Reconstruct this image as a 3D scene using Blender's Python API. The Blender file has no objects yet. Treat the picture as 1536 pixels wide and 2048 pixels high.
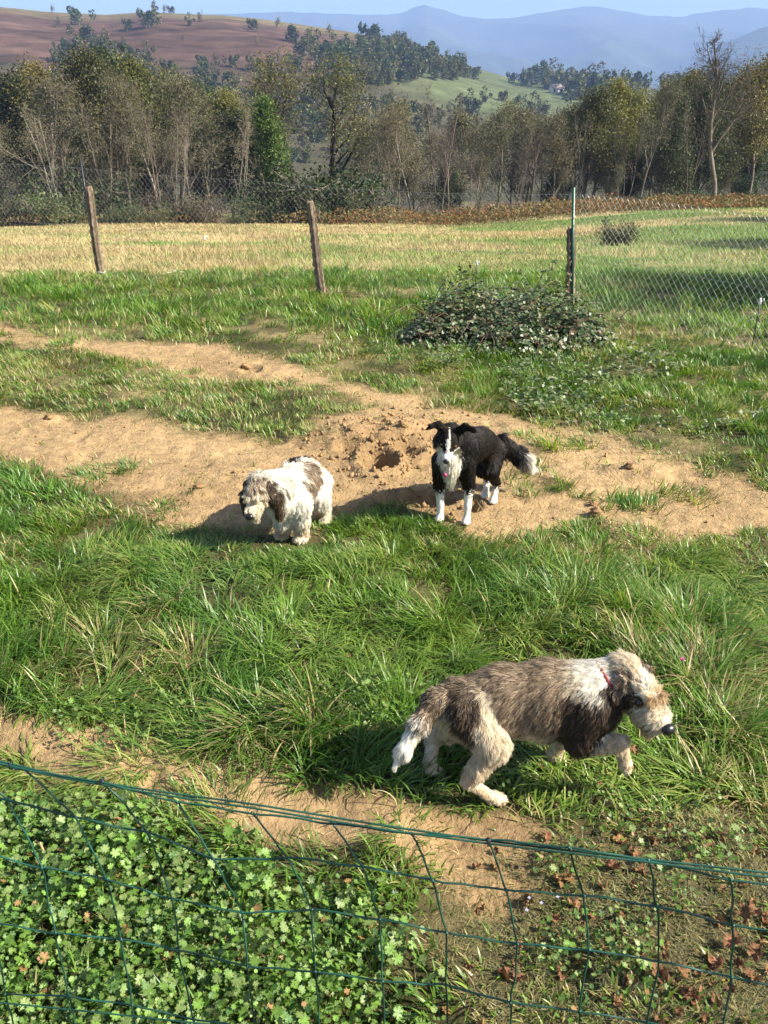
import bpy, math, random
import numpy as np
from mathutils import Vector, Matrix, kdtree

# ------------------------------------------------------------------ camera, sky, sun, exposure
SC = bpy.context.scene
COL = SC.collection
R = math.radians
CAM_H, PITCH, FPX = 2.1, 25.0, 1700.0
cam_data = bpy.data.cameras.new('camera')
cam = bpy.data.objects.new('camera', cam_data)
COL.objects.link(cam)
cam.location = (0, 0, CAM_H)
cam.rotation_euler = (R(90 - PITCH), 0, 0)
cam_data.sensor_fit = 'VERTICAL'
cam_data.sensor_height = 24.0
cam_data.lens = FPX / 2048 * 24.0
cam_data.clip_start = 0.05
cam_data.clip_end = 20000
SC.camera = cam

SUN_AZ, SUN_EL = 103.0, 38.0            # azimuth clockwise from +Y, elevation
sd = Vector((math.sin(R(SUN_AZ)) * math.cos(R(SUN_EL)), math.cos(R(SUN_AZ)) * math.cos(R(SUN_EL)), math.sin(R(SUN_EL))))
world = bpy.data.worlds.new('World')
SC.world = world
world.use_nodes = True
wn = world.node_tree
bg = wn.nodes['Background']
sky = wn.nodes.new('ShaderNodeTexSky')
sky.sky_type = 'NISHITA'
sky.sun_disc = False
sky.sun_elevation = R(SUN_EL)
sky.sun_rotation = R(SUN_AZ)
sky.air_density = 1.0
sky.dust_density = 1.6
sky.ozone_density = 1.5
wn.links.new(sky.outputs[0], bg.inputs[0])
bg.inputs[1].default_value = 0.070
sl = bpy.data.lights.new('sun', 'SUN')
sl.energy = 5.0
sl.angle = R(0.53)
sl.color = (1.0, 0.93, 0.80)
sun = bpy.data.objects.new('sun', sl)
COL.objects.link(sun)
sun.rotation_euler = (-sd).to_track_quat('-Z', 'Y').to_euler()
sun.location = sd * 30
vs = SC.view_settings
vs.view_transform = 'Standard'
vs.look = 'None'
vs.gamma = 1.0
vs.use_curve_mapping = False
vs.exposure = 1.52
HAZE_DENSITY = 3.0e-4
HAZE_COLOR = (0.37, 0.56, 1.0)
SC.render.engine = 'CYCLES'
cy = SC.cycles
cy.max_bounces = 6
cy.diffuse_bounces = 3
cy.glossy_bounces = 2
cy.transmission_bounces = 4
cy.transparent_max_bounces = 8
cy.volume_bounces = 0
cy.use_adaptive_sampling = True
cy.adaptive_threshold = 0.015
cy.use_denoising = True
cy.caustics_reflective = False
cy.caustics_refractive = False
try:
    SC.cycles_curves.shape = 'RIBBONS'
except Exception:
    pass

rng = np.random.default_rng(11)
random.seed(5)
CP, SP = math.cos(R(PITCH)), math.sin(R(PITCH))


# ------------------------------------------------------------------ helpers
def ray(px, py):
    a, b = (px - 768) / FPX, (1024 - py) / FPX
    return np.array((a, CP + b * SP, -SP + b * CP))


def P(px, py, Y):
    """point of the place at horizontal distance Y seen along a line of sight"""
    d = ray(px, py)
    q = d * (Y / d[1])
    return np.array((q[0], q[1], CAM_H + q[2]))


def flat(px, py, z=0.0):
    d = ray(px, py)
    t = (z - CAM_H) / d[2]
    return d[0] * t, d[1] * t


def hash2(ix, iy, seed):
    h = (ix.astype(np.int64) * 374761393 + iy.astype(np.int64) * 668265263 + seed * 1442695041) & 0xFFFFFFFF
    h = ((h ^ (h >> 13)) * 1274126177) & 0xFFFFFFFF
    return ((h ^ (h >> 16)) & 0xFFFFFF) / float(0xFFFFFF)


def vnoise(x, y, s=1.0, seed=0):
    x = np.asarray(x, float) / s
    y = np.asarray(y, float) / s
    ix, iy = np.floor(x), np.floor(y)
    fx, fy = x - ix, y - iy
    fx = fx * fx * (3 - 2 * fx)
    fy = fy * fy * (3 - 2 * fy)
    a = hash2(ix, iy, seed); b = hash2(ix + 1, iy, seed)
    c = hash2(ix, iy + 1, seed); d = hash2(ix + 1, iy + 1, seed)
    return (a * (1 - fx) + b * fx) * (1 - fy) + (c * (1 - fx) + d * fx) * fy


def fbm(x, y, s, seed=0, o=4):
    v, amp, tot = 0, 1.0, 0
    for i in range(o):
        v = v + amp * vnoise(x + 17.3 * i, y - 9.1 * i, s / 2 ** i, seed + i)
        tot += amp
        amp *= 0.5
    return v / tot * 2 - 1


def sstep(a, b, x):
    t = np.clip((x - a) / (b - a), 0, 1)
    return t * t * (3 - 2 * t)


def unit(v):
    v = np.asarray(v, float)
    return v / np.maximum(np.linalg.norm(v, axis=-1, keepdims=True), 1e-9)


def polyline_dist(x, y, pts):
    """distance to a polyline of (x, y, halfwidth) minus the halfwidth there"""
    best = np.full(np.shape(x), 1e9)
    for (x0, y0, w0), (x1, y1, w1) in zip(pts[:-1], pts[1:]):
        dx, dy = x1 - x0, y1 - y0
        h = np.clip(((x - x0) * dx + (y - y0) * dy) / (dx * dx + dy * dy + 1e-9), 0, 1)
        best = np.minimum(best, np.hypot(x - x0 - h * dx, y - y0 - h * dy) - (w0 + h * (w1 - w0)))
    return best


def poly_sd(x, y, poly):
    """signed distance to a polygon, negative inside"""
    best = np.full(np.shape(x), 1e9)
    inside = np.zeros(np.shape(x), bool)
    n = len(poly)
    for i in range(n):
        x0, y0 = poly[i]
        x1, y1 = poly[(i + 1) % n]
        dx, dy = x1 - x0, y1 - y0
        h = np.clip(((x - x0) * dx + (y - y0) * dy) / (dx * dx + dy * dy + 1e-9), 0, 1)
        best = np.minimum(best, np.hypot(x - x0 - h * dx, y - y0 - h * dy))
        if abs(dy) > 1e-12:
            c = ((y0 > y) != (y1 > y)) & (x < (x1 - x0) * (y - y0) / (y1 - y0) + x0)
            inside ^= c
    return np.where(inside, -best, best)


def make_mesh(name, verts, faces_flat, loop_tot, cols=None, smooth=False):
    """fast mesh from numpy arrays; cols is a per-vertex colour (n,3)"""
    me = bpy.data.meshes.new(name)
    verts = np.ascontiguousarray(verts, np.float32)
    faces_flat = np.ascontiguousarray(faces_flat, np.int32)
    loop_tot = np.ascontiguousarray(loop_tot, np.int32)
    me.vertices.add(len(verts))
    me.vertices.foreach_set('co', verts.ravel())
    me.loops.add(len(faces_flat))
    me.loops.foreach_set('vertex_index', faces_flat)
    me.polygons.add(len(loop_tot))
    st = np.zeros(len(loop_tot), np.int32)
    st[1:] = np.cumsum(loop_tot)[:-1]
    me.polygons.foreach_set('loop_start', st)
    me.polygons.foreach_set('loop_total', loop_tot)
    me.update(calc_edges=True)
    me.validate()
    if cols is not None:
        a = me.attributes.new('col', 'FLOAT_COLOR', 'POINT')
        c4 = np.ones((len(verts), 4), np.float32)
        c4[:, :3] = cols
        a.data.foreach_set('color', c4.ravel())
    if smooth:
        me.polygons.foreach_set('use_smooth', np.ones(len(loop_tot), bool))
    return me


def link(name, me, m=None, parent=None):
    o = bpy.data.objects.new(name, me)
    COL.objects.link(o)
    if m is not None and me is not None:
        for q in (m if isinstance(m, (list, tuple)) else [m]):
            if len(me.materials) == 0 or q not in list(me.materials):
                me.materials.append(q)
    if parent is not None:
        o.parent = parent
    return o


def tag(o, label=None, cat=None, group=None, kind=None):
    if label: o['label'] = label
    if cat: o['category'] = cat
    if group: o['group'] = group
    if kind: o['kind'] = kind
    return o


def thing(name, label, cat, loc=(0, 0, 0), group=None):
    o = bpy.data.objects.new(name, None)
    COL.objects.link(o)
    o.empty_display_size = 0.1
    o.location = loc
    return tag(o, label, cat, group)


def copy_thing(src, label=None, group=None):
    c = src.copy()
    COL.objects.link(c)
    if label: c['label'] = label
    if group: c['group'] = group
    for ch in src.children:
        d = ch.copy()
        COL.objects.link(d)
        d.parent = c
        for g in ch.children:
            e = g.copy()
            COL.objects.link(e)
            e.parent = d
    return c


class MB:
    """collects geometry into one mesh"""
    def __init__(self):
        self.v, self.f, self.n, self.c, self.k = [], [], [], [], 0

    def add(self, verts, faces, col=(0.5, 0.5, 0.5)):
        verts = np.asarray(verts, float)
        self.v.append(verts)
        for fc in faces:
            self.f.extend([i + self.k for i in fc])
            self.n.append(len(fc))
        c = np.asarray(col, float)
        self.c.append(np.tile(c, (len(verts), 1)) if c.ndim == 1 else c)
        self.k += len(verts)

    def tube(self, pts, rad, sides=6, col=(0.5, 0.5, 0.5), caps=True):
        pts = np.asarray(pts, float)
        n = len(pts)
        rad = np.full(n, rad) if np.isscalar(rad) else np.asarray(rad)
        tan = unit(np.gradient(pts, axis=0))
        ref = np.array((0.0, 0, 1)) if abs(tan[0][2]) < 0.9 else np.array((1.0, 0, 0))
        u = unit(np.cross(tan, ref))
        for i in range(1, n):                                   # keep the frame from flipping
            q = u[i - 1] - tan[i] * np.dot(u[i - 1], tan[i])
            u[i] = unit(q)
        w = np.cross(tan, u)
        ang = np.arange(sides) * 2 * math.pi / sides
        V = (pts[:, None] + rad[:, None, None] * (np.cos(ang)[None, :, None] * u[:, None] + np.sin(ang)[None, :, None] * w[:, None])).reshape(-1, 3)
        F = []
        for i in range(n - 1):
            for j in range(sides):
                a, b = i * sides + j, i * sides + (j + 1) % sides
                F.append((a, b, b + sides, a + sides))
        if caps:
            F.append(tuple(range(sides - 1, -1, -1)))
            F.append(tuple(range((n - 1) * sides, n * sides)))
        self.add(V, F, col)

    def box(self, c, s, col=(0.5, 0.5, 0.5), rot=None):
        c, s = np.asarray(c, float), np.asarray(s, float) / 2
        V = np.array([(x, y, z) for x in (-1, 1) for y in (-1, 1) for z in (-1, 1)], float) * s
        if rot is not None:
            V = V @ np.array(rot).T
        self.add(V + c, [(0, 1, 3, 2), (4, 6, 7, 5), (0, 4, 5, 1), (2, 3, 7, 6), (0, 2, 6, 4), (1, 5, 7, 3)], col)

    def ell(self, c, ax, seg=12, rings=8, col=(0.5, 0.5, 0.5)):
        """ellipsoid with three axis vectors"""
        ax = np.asarray(ax, float)
        V = [ax[2]]
        for i in range(1, rings):
            th = math.pi * i / rings
            for j in range(seg):
                ph = 2 * math.pi * j / seg
                V.append(ax[0] * math.sin(th) * math.cos(ph) + ax[1] * math.sin(th) * math.sin(ph) + ax[2] * math.cos(th))
        V.append(-ax[2])
        F = [(0, 1 + j, 1 + (j + 1) % seg) for j in range(seg)]
        for i in range(rings - 2):
            for j in range(seg):
                a, b = 1 + i * seg + j, 1 + i * seg + (j + 1) % seg
                F.append((a, a + seg, b + seg, b))
        l = len(V) - 1
        F += [(l, l - seg + (j + 1) % seg, l - seg + j) for j in range(seg)]
        self.add(np.array(V) + np.asarray(c), F, col)

    def mesh(self, name, smooth=True):
        return make_mesh(name, np.concatenate(self.v), self.f, self.n, np.concatenate(self.c), smooth)

    def build(self, name, m, parent=None, smooth=True):
        return link(name, self.mesh(name, smooth), m, parent)


# ------------------------------------------------------------------ materials
def nodes_of(name):
    m = bpy.data.materials.new(name)
    m.use_nodes = True
    nt = m.node_tree
    b = nt.nodes['Principled BSDF']
    return m, nt, b


def attr_mat(name, rough=0.8, spec=0.3, var=0.25, scale=8.0, bump=0.0, bscale=40.0, trans=0.0, obj_var=0.0, tint=None):
    """colour from the mesh's own 'col', broken up by noise; optional relief and leaf translucency"""
    m, nt, b = nodes_of(name)
    N, L = nt.nodes.new, nt.links.new
    at = N('ShaderNodeAttribute'); at.attribute_name = 'col'
    tc = N('ShaderNodeTexCoord')
    nz = N('ShaderNodeTexNoise'); nz.inputs['Scale'].default_value = scale; nz.inputs['Detail'].default_value = 6
    L(tc.outputs['Object'], nz.inputs['Vector'])
    mr = N('ShaderNodeMapRange')
    mr.inputs['From Min'].default_value = 0.25; mr.inputs['From Max'].default_value = 0.75
    mr.inputs['To Min'].default_value = 1 - var; mr.inputs['To Max'].default_value = 1 + var
    L(nz.outputs['Fac'], mr.inputs['Value'])
    mul = N('ShaderNodeVectorMath'); mul.operation = 'SCALE'
    L(at.outputs['Color'], mul.inputs[0]); L(mr.outputs[0], mul.inputs['Scale'])
    out = mul.outputs[0]
    if obj_var > 0:
        oi = N('ShaderNodeObjectInfo')
        hs = N('ShaderNodeHueSaturation')
        m1 = N('ShaderNodeMapRange'); m1.inputs['To Min'].default_value = 0.5 - 0.05 * obj_var; m1.inputs['To Max'].default_value = 0.5 + 0.05 * obj_var
        m2 = N('ShaderNodeMapRange'); m2.inputs['To Min'].default_value = 1 - 0.45 * obj_var; m2.inputs['To Max'].default_value = 1 + 0.45 * obj_var
        ml = N('ShaderNodeMath'); ml.operation = 'FRACT'
        m3 = N('ShaderNodeMath'); m3.operation = 'MULTIPLY'; m3.inputs[1].default_value = 7.31
        L(oi.outputs['Random'], m1.inputs['Value']); L(oi.outputs['Random'], m3.inputs[0]); L(m3.outputs[0], ml.inputs[0]); L(ml.outputs[0], m2.inputs['Value'])
        L(m1.outputs[0], hs.inputs['Hue']); L(m2.outputs[0], hs.inputs['Value']); L(out, hs.inputs['Color'])
        out = hs.outputs[0]
    L(out, b.inputs['Base Color'])
    b.inputs['Roughness'].default_value = rough
    b.inputs['Specular IOR Level'].default_value = spec
    if bump > 0:
        n2 = N('ShaderNodeTexNoise'); n2.inputs['Scale'].default_value = bscale; n2.inputs['Detail'].default_value = 8
        n2.inputs['Roughness'].default_value = 0.65
        L(tc.outputs['Object'], n2.inputs['Vector'])
        bp = N('ShaderNodeBump'); bp.inputs['Strength'].default_value = 1.0; bp.inputs['Distance'].default_value = bump
        L(n2.outputs['Fac'], bp.inputs['Height']); L(bp.outputs[0], b.inputs['Normal'])
    if trans > 0:
        tr = N('ShaderNodeBsdfTranslucent'); mx = N('ShaderNodeMixShader')
        if tint:
            tm = N('ShaderNodeVectorMath'); tm.operation = 'MULTIPLY'; tm.inputs[1].default_value = tint
            L(out, tm.inputs[0]); L(tm.outputs[0], tr.inputs['Color'])
        else:
            L(out, tr.inputs['Color'])
        mx.inputs[0].default_value = trans
        L(b.outputs[0], mx.inputs[1]); L(tr.outputs[0], mx.inputs[2])
        L(mx.outputs[0], nt.nodes['Material Output'].inputs['Surface'])
    return m


def plain(name, col, rough=0.5, spec=0.5, metal=0.0, scale=30.0, var=0.15, bump=0.0):
    m, nt, b = nodes_of(name)
    N, L = nt.nodes.new, nt.links.new
    tc = N('ShaderNodeTexCoord')
    nz = N('ShaderNodeTexNoise'); nz.inputs['Scale'].default_value = scale; nz.inputs['Detail'].default_value = 5
    L(tc.outputs['Object'], nz.inputs['Vector'])
    rp = N('ShaderNodeValToRGB')
    rp.color_ramp.elements[0].position = 0.3; rp.color_ramp.elements[1].position = 0.7
    rp.color_ramp.elements[0].color = tuple(c * (1 - var) for c in col) + (1,)
    rp.color_ramp.elements[1].color = tuple(min(1, c * (1 + var)) for c in col) + (1,)
    L(nz.outputs['Fac'], rp.inputs[0]); L(rp.outputs[0], b.inputs['Base Color'])
    b.inputs['Roughness'].default_value = rough; b.inputs['Metallic'].default_value = metal
    b.inputs['Specular IOR Level'].default_value = spec
    if bump:
        bp = N('ShaderNodeBump'); bp.inputs['Distance'].default_value = bump
        L(nz.outputs['Fac'], bp.inputs['Height']); L(bp.outputs[0], b.inputs['Normal'])
    return m


M = {
    'ground': attr_mat('soil_and_turf', 0.95, 0.1, 0.30, 16.0, 0.022, 42.0),
    'hill': attr_mat('hill_vegetation', 0.95, 0.05, 0.35, 0.12, 0.6, 0.25),
    'mountain': attr_mat('mountain_forest', 0.95, 0.05, 0.25, 0.01, 6.0, 0.02),
    'grass': attr_mat('grass_blade', 0.40, 0.45, 0.12, 3.0, trans=0.42, tint=(1.2, 1.25, 0.6)),
    'straw': attr_mat('dry_grass', 0.6, 0.25, 0.15, 3.0, trans=0.3),
    'leaf': attr_mat('green_leaf', 0.5, 0.35, 0.15, 6.0, trans=0.3, tint=(1.2, 1.25, 0.6)),
    'weed': attr_mat('weed_leaf', 0.42, 0.4, 0.2, 60.0, 0.0008, 160.0, trans=0.28, tint=(1.2, 1.3, 0.6)),
    'bramble': attr_mat('bramble_leaf', 0.42, 0.45, 0.2, 30.0, trans=0.15),
    'treeleaf': attr_mat('tree_leaf', 0.55, 0.3, 0.2, 2.0, trans=0.3, obj_var=0.55),
    'bark': attr_mat('tree_bark', 0.9, 0.15, 0.35, 5.0, 0.02, 14.0, obj_var=0.3),
    'deadleaf': attr_mat('dead_leaf', 0.65, 0.25, 0.3, 45.0, 0.0015, 160.0, trans=0.2, obj_var=0.32),
    'wood': attr_mat('weathered_wood', 0.9, 0.15, 0.4, 18.0, 0.006, 50.0),
    'body': attr_mat('dog_skin', 0.9, 0.1, 0.2, 40.0),
    'nose': plain('dog_nose', (0.012, 0.010, 0.010), 0.35, 0.5, 0, 300, 0.3, 0.0006),
    'eye': plain('dog_eye', (0.020, 0.010, 0.005), 0.08, 0.6, 0, 120, 0.3),
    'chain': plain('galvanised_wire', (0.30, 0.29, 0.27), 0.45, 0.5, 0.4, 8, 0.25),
    'wire_sunlit': plain('sunlit_toned_wire', (0.50, 0.51, 0.49), 0.4, 0.6, 0.35, 8, 0.15),  # paler copy of the galvanised wire, sun glare painted into its colour
    'green': plain('green_plastic_coat', (0.014, 0.070, 0.046), 0.40, 0.5, 0, 12, 0.5),
    'greenpost': plain('green_painted_steel', (0.008, 0.060, 0.036), 0.4, 0.5, 0, 10, 0.25),
    'blackpost': plain('dark_painted_steel', (0.015, 0.018, 0.02), 0.45, 0.5, 0, 10, 0.25),
    'plasticwhite': plain('white_plastic', (0.75, 0.75, 0.72), 0.4),
    'rod': plain('tan_rod', (0.42, 0.26, 0.09), 0.5),
    'pink': plain('pink_enamel', (0.55, 0.03, 0.14), 0.35),
    'redstrap': plain('red_webbing', (0.20, 0.025, 0.022), 0.8),
    'clod': attr_mat('earth_clod', 0.98, 0.05, 0.3, 60.0, 0.004, 120.0),
    'wall': plain('house_render', (0.72, 0.68, 0.60), 0.9, 0.2, 0, 1, 0.08),
    'roof': plain('roof_tiles', (0.24, 0.20, 0.18), 0.9, 0.2, 0, 2, 0.2),
    'rope': attr_mat('twisted_rope', 0.8, 0.2, 0.15, 100.0),
}


def fur_mat(name):
    m, nt, b = nodes_of(name)
    N, L = nt.nodes.new, nt.links.new
    at = N('ShaderNodeAttribute'); at.attribute_name = 'col'
    b.inputs['Roughness'].default_value = 0.42
    b.inputs['Specular IOR Level'].default_value = 0.45
    L(at.outputs['Color'], b.inputs['Base Color'])
    tr = N('ShaderNodeBsdfTranslucent'); L(at.outputs['Color'], tr.inputs['Color'])
    mx = N('ShaderNodeMixShader'); mx.inputs[0].default_value = 0.35
    L(b.outputs[0], mx.inputs[1]); L(tr.outputs[0], mx.inputs[2])
    L(mx.outputs[0], nt.nodes['Material Output'].inputs['Surface'])
    return m


M['fur'] = fur_mat('dog_fur')

# ------------------------------------------------------------------ the lie of the land
FEET = [flat(1005, 1605), flat(852, 1545), flat(1112, 1518), flat(603, 1080), flat(570, 1076), flat(655, 1043), flat(620, 1035),
        flat(933, 1047), flat(880, 1041), flat(987, 1005), flat(972, 993)]


def fl(pts):
    out = []
    for q in pts:
        x, y = flat(q[0], q[1])
        if len(q) > 2:
            x2, y2 = flat(q[0] + q[2], q[1])
            out.append((x, y, x2 - x))
        else:
            out.append((x, y))
    return out


BARE_AREA = fl([(-150, 800), (0, 822), (150, 850), (300, 852), (440, 882), (640, 885), (690, 835), (740, 815), (830, 812), (870, 800), (960, 815),
                (1080, 838), (1180, 850), (1250, 868), (1340, 905), (1430, 930), (1600, 985), (1700, 1150), (1536, 1125), (1400, 1092), (1320, 1105),
                (1290, 1145), (1180, 1120), (1080, 1085), (980, 1065), (850, 1035), (760, 1030), (690, 1040), (640, 1075), (560, 1092),
                (440, 1062), (340, 1050), (290, 1005), (200, 965), (100, 925), (0, 905), (-150, 890)])
UPPER_PATH = fl([(-120, 640, 30), (0, 652, 35), (120, 685, 50), (240, 700, 55), (380, 715, 75), (520, 738, 80), (640, 765, 70), (760, 795, 55), (850, 815, 50)])
LOW_PATH = fl([(-160, 1420, 60), (0, 1455, 62), (110, 1482, 70), (260, 1545, 85), (420, 1582, 88), (580, 1622, 76), (740, 1655, 74), (880, 1690, 90), (1010, 1690, 88), (960, 1775, 66)])
MOWN = fl([(900, 1790), (1010, 1700), (1110, 1665), (1300, 1650), (1536, 1625), (1800, 1620), (1900, 2200), (960, 2200), (930, 1950), (860, 1860)])
WEEDS = fl([(-250, 1610), (0, 1600), (150, 1640), (330, 1655), (470, 1690), (560, 1760), (700, 1790), (830, 1850), (930, 1960), (960, 2250), (-350, 2250)])
BRAM = fl([(640, 735), (820, 690), (850, 650), (1000, 640), (1150, 650), (1230, 700), (1420, 760), (1536, 800), (1600, 850), (1400, 870), (1230, 858), (1100, 838), (950, 812), (830, 790)])


def bare(x, y):
    """1 on trodden earth, 0 in grass"""
    n = fbm(x, y, 0.60, 3, 5)
    s = np.minimum(poly_sd(x, y, BARE_AREA), polyline_dist(x, y, UPPER_PATH))
    v = 1 - sstep(-0.18, 0.16, s + 0.40 * n)
    n2 = fbm(x, y, 0.22, 9, 4)
    v2 = 1 - sstep(-0.06, 0.05, polyline_dist(x, y, LOW_PATH) + 0.10 * n2)
    v = np.maximum(v, v2)
    # grassed islands to the right of the trodden ground
    isl = sstep(0.10, 0.40, fbm(x, y, 0.35, 31, 3)) * sstep(0.55, 1.3, x) * sstep(5.9, 5.0, y) * sstep(3.4, 4.0, y)
    v = v * (1 - 0.9 * isl)
    return v


HOLES = [  # pixel, radius x, radius y, depth, rim
    (flat(757, 922), 0.13, 0.18, 0.42, 0.05), (flat(705, 900), 0.12, 0.08, 0.12, 0.02), (flat(815, 905), 0.12, 0.10, 0.07, 0.03),
    (flat(836, 1000), 0.24, 0.11, 0.26, 0.03), (flat(780, 988), 0.08, 0.07, 0.07, 0.01),
    (flat(945, 1010), 0.06, 0.10, 0.07, 0.01), (flat(500, 745), 0.10, 0.10, 0.06, 0.02)]
HUMPS = [(flat(770, 868), 0.45, 0.28, 0.09), (flat(1275, 945), 0.22, 0.14, 0.05), (flat(1190, 1030), 0.05, 0.04, 0.03), (flat(395, 985), 0.08, 0.06, 0.035),
         (flat(100, 840), 0.12, 0.10, 0.03), (flat(530, 745), 0.3, 0.15, 0.05), (flat(1300, 1290), 0.6, 0.4, 0.05), (flat(350, 1180), 0.7, 0.35, 0.06),
         (flat(640, 985), 0.3, 0.16, -0.03), (flat(950, 900), 0.25, 0.2, 0.04)]


def gz(x, y):
    x = np.asarray(x, float); y = np.asarray(y, float)
    z = np.interp(y, [-20, -1, 0.6, 1.3, 12, 15, 20, 28, 36, 45, 60, 90, 130, 180], [0.5, 0.45, 0.3, 0.0, 0.0, -0.15, -0.62, -1.36, -2.10, -2.95, -4.6, -7.6, -11.5, -15.0])
    z = z + 0.75 * sstep(2, 13, x) * sstep(14, 40, y) - 0.2 * sstep(-10, -25, x) * sstep(20, 40, y)
    far = sstep(13, 25, y)
    u = (0.035 * fbm(x, y, 1.3, 41, 3) + 0.045 * np.clip(fbm(x, y, 0.45, 42, 2), -0.5, 1) * sstep(4.4, 3.6, y)) * (1 - far) + far * 0.16 * fbm(x, y, 6.0, 43, 4)
    near = 1 - sstep(9, 14, y)
    u = u + near * (0.014 * fbm(x, y, 0.28, 45, 3) + 0.014 * fbm(x, y, 0.10, 47, 3))
    k = np.ones_like(u)
    for fx, fy in FEET:
        k = k * (1 - np.exp(-((x - fx) ** 2 + (y - fy) ** 2) / 0.15 ** 2))
    z = z + u * k
    for (hx, hy), rx, ry, dep, rim in HOLES:
        wob = 0.25 * fbm(x, y, 0.16, 51, 3)
        d = np.sqrt(((x - hx) / rx) ** 2 + ((y - hy) / ry) ** 2) + wob
        z = z - dep * (1 - sstep(0.5, 1.0, d)) + rim * np.exp(-((d - 1.25) / 0.25) ** 2)
    z = z - near * k * 0.018 * sstep(0.25, 0.5, fbm(x, y, 0.17, 63, 2))             # paw marks and scrapes
    for (hx, hy), rx, ry, h in HUMPS:
        d2 = ((x - hx) / rx) ** 2 + ((y - hy) / ry) ** 2
        z = z + h * np.exp(-d2) * (1 + 0.7 * fbm(x, y, 0.12, 57, 3))
    # crumbled diggings around the holes
    hx, hy = flat(770, 890)
    z = z + 0.035 * np.exp(-(((x - hx) / 0.5) ** 2 + ((y - hy) / 0.35) ** 2)) * fbm(x, y, 0.08, 61, 3)
    return z


def march(fn, px, py, y0, y1, n=400):
    d = ray(px, py)
    ys = np.geomspace(y0, y1, n)
    t = ys / d[1]
    zz = CAM_H + d[2] * t
    g = fn(d[0] * t, ys)
    i = np.nonzero(zz <= g)[0]
    k = i[0] if len(i) else n - 1
    return np.array((d[0] * t[k], ys[k], float(g[k])))


def gp(px, py):
    return march(gz, px, py, 1.0, 170, 1500)


def field_dry(x, y):
    """how dry the meadow beyond the fence is"""
    px = x / np.maximum(y, 0.1)
    d = 0.18 + 0.50 * sstep(15, 32, y) + 0.22 * sstep(0.08, -0.25, px) - 0.5 * sstep(0.15, 0.32, px)
    return np.clip(d + 1.5 * fbm(x * 0.6, y * 0.8, 3.0, 71, 4) + 0.5 * fbm(x, y, 0.9, 73, 2), 0, 1)


def build_ground():
    ys = [-14.0, -8.0, -4.0, -2.0, -1.0, 0.0]
    y = 0.6
    while y < 190:
        ys.append(y)
        y += 0.010 + 0.0045 * y if y < 9.5 else 0.011 * y
    ys = np.array(ys)
    nc = 540
    u = np.linspace(-1, 1, nc)
    X = u[None, :] * (2.6 + 0.72 * np.abs(ys[:, None]))
    Y = np.repeat(ys[:, None], nc, 1)
    x, yv = X.ravel(), Y.ravel()
    z = gz(x, yv)
    b = bare(x, yv)
    soil = np.array((0.365, 0.247, 0.125))
    damp = np.array((0.20, 0.120, 0.058))
    turf = np.array((0.055, 0.052, 0.022))  # soil colour darkened for the shade under the blades
    thatch = np.array((0.36, 0.28, 0.13))
    dry = np.array((0.47, 0.37, 0.175))
    n1 = fbm(x, yv, 0.35, 81, 5)[:, None]
    sc = soil * (1 + 0.22 * n1)
    hx, hy = flat(770, 900)
    dig = np.exp(-(((x - hx) / 0.55) ** 2 + ((yv - hy) / 0.45) ** 2))[:, None]
    hx, hy = flat(840, 1003)
    dig = np.maximum(dig, np.exp(-(((x - hx) / 0.35) ** 2 + ((yv - hy) / 0.16) ** 2))[:, None])
    sc = sc + (damp * (1 + 0.3 * n1) - sc) * np.clip(0.80 * dig * (0.75 + 0.5 * n1) + 0.32 * sstep(0.1, 0.6, fbm(x, yv, 0.8, 83, 4))[:, None], 0, 1)
    tc = turf + (thatch - turf) * (np.clip(0.20 + 0.8 * fbm(x, yv, 0.4, 85, 4), 0, 0.7) * (0.45 + 0.55 * sstep(3.6, 5.0, yv)))[:, None]
    mown = (1 - sstep(-0.05, 0.08, poly_sd(x, yv, MOWN)))[:, None]
    tc = tc + (np.array((0.115, 0.092, 0.044)) - tc) * mown
    c = tc + (sc - tc) * b[:, None]
    fd = field_dry(x, yv)[:, None]
    fc = np.array((0.15, 0.17, 0.055)) * (1 - fd) + dry * fd
    fc = fc * (1 + 0.2 * fbm(x, yv, 1.2, 87, 4)[:, None])
    wood = sstep(46, 50, yv)[:, None]
    fc = fc + (np.array((0.10, 0.075, 0.040)) * (1 + 0.4 * n1) - fc) * wood
    mead = sstep(62, 80, yv)[:, None] * sstep(0.1, 0.5, fbm(x, yv, 14.0, 88, 3))[:, None]
    fc = fc + (np.array((0.20, 0.19, 0.07)) - fc) * mead
    c = c + (fc - c) * sstep(11.2, 13.0, yv)[:, None]
    nr = len(ys)
    i = np.arange(nr - 1)[:, None] * nc + np.arange(nc - 1)[None, :]
    i = i.ravel()
    F = np.stack([i, i + 1, i + nc + 1, i + nc], 1).ravel()
    me = make_mesh('ground', np.stack([x, yv, z], 1), F, np.full(len(i), 4), np.clip(c, 0.01, 0.9), True)
    return tag(link('ground', me, M['ground']), 'trodden earth and grass of the dog yard running out into the meadow', kind='structure')


build_ground()

# ------------------------------------------------------------------ hill, mountains, haze
RIDGE = np.array([(-900, -60), (-300, -25), (0, -4), (100, 10), (200, 23), (300, 29), (370, 23), (450, 28), (500, 30), (560, 38), (640, 52), (700, 62), (780, 80),
                  (850, 104), (920, 134), (1000, 160), (1100, 170), (1200, 176), (1300, 182), (1400, 168), (1536, 150), (1800, 120), (2400, 100)], float)
H_NEAR, H_FAR = 165.0, 560.0


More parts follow.
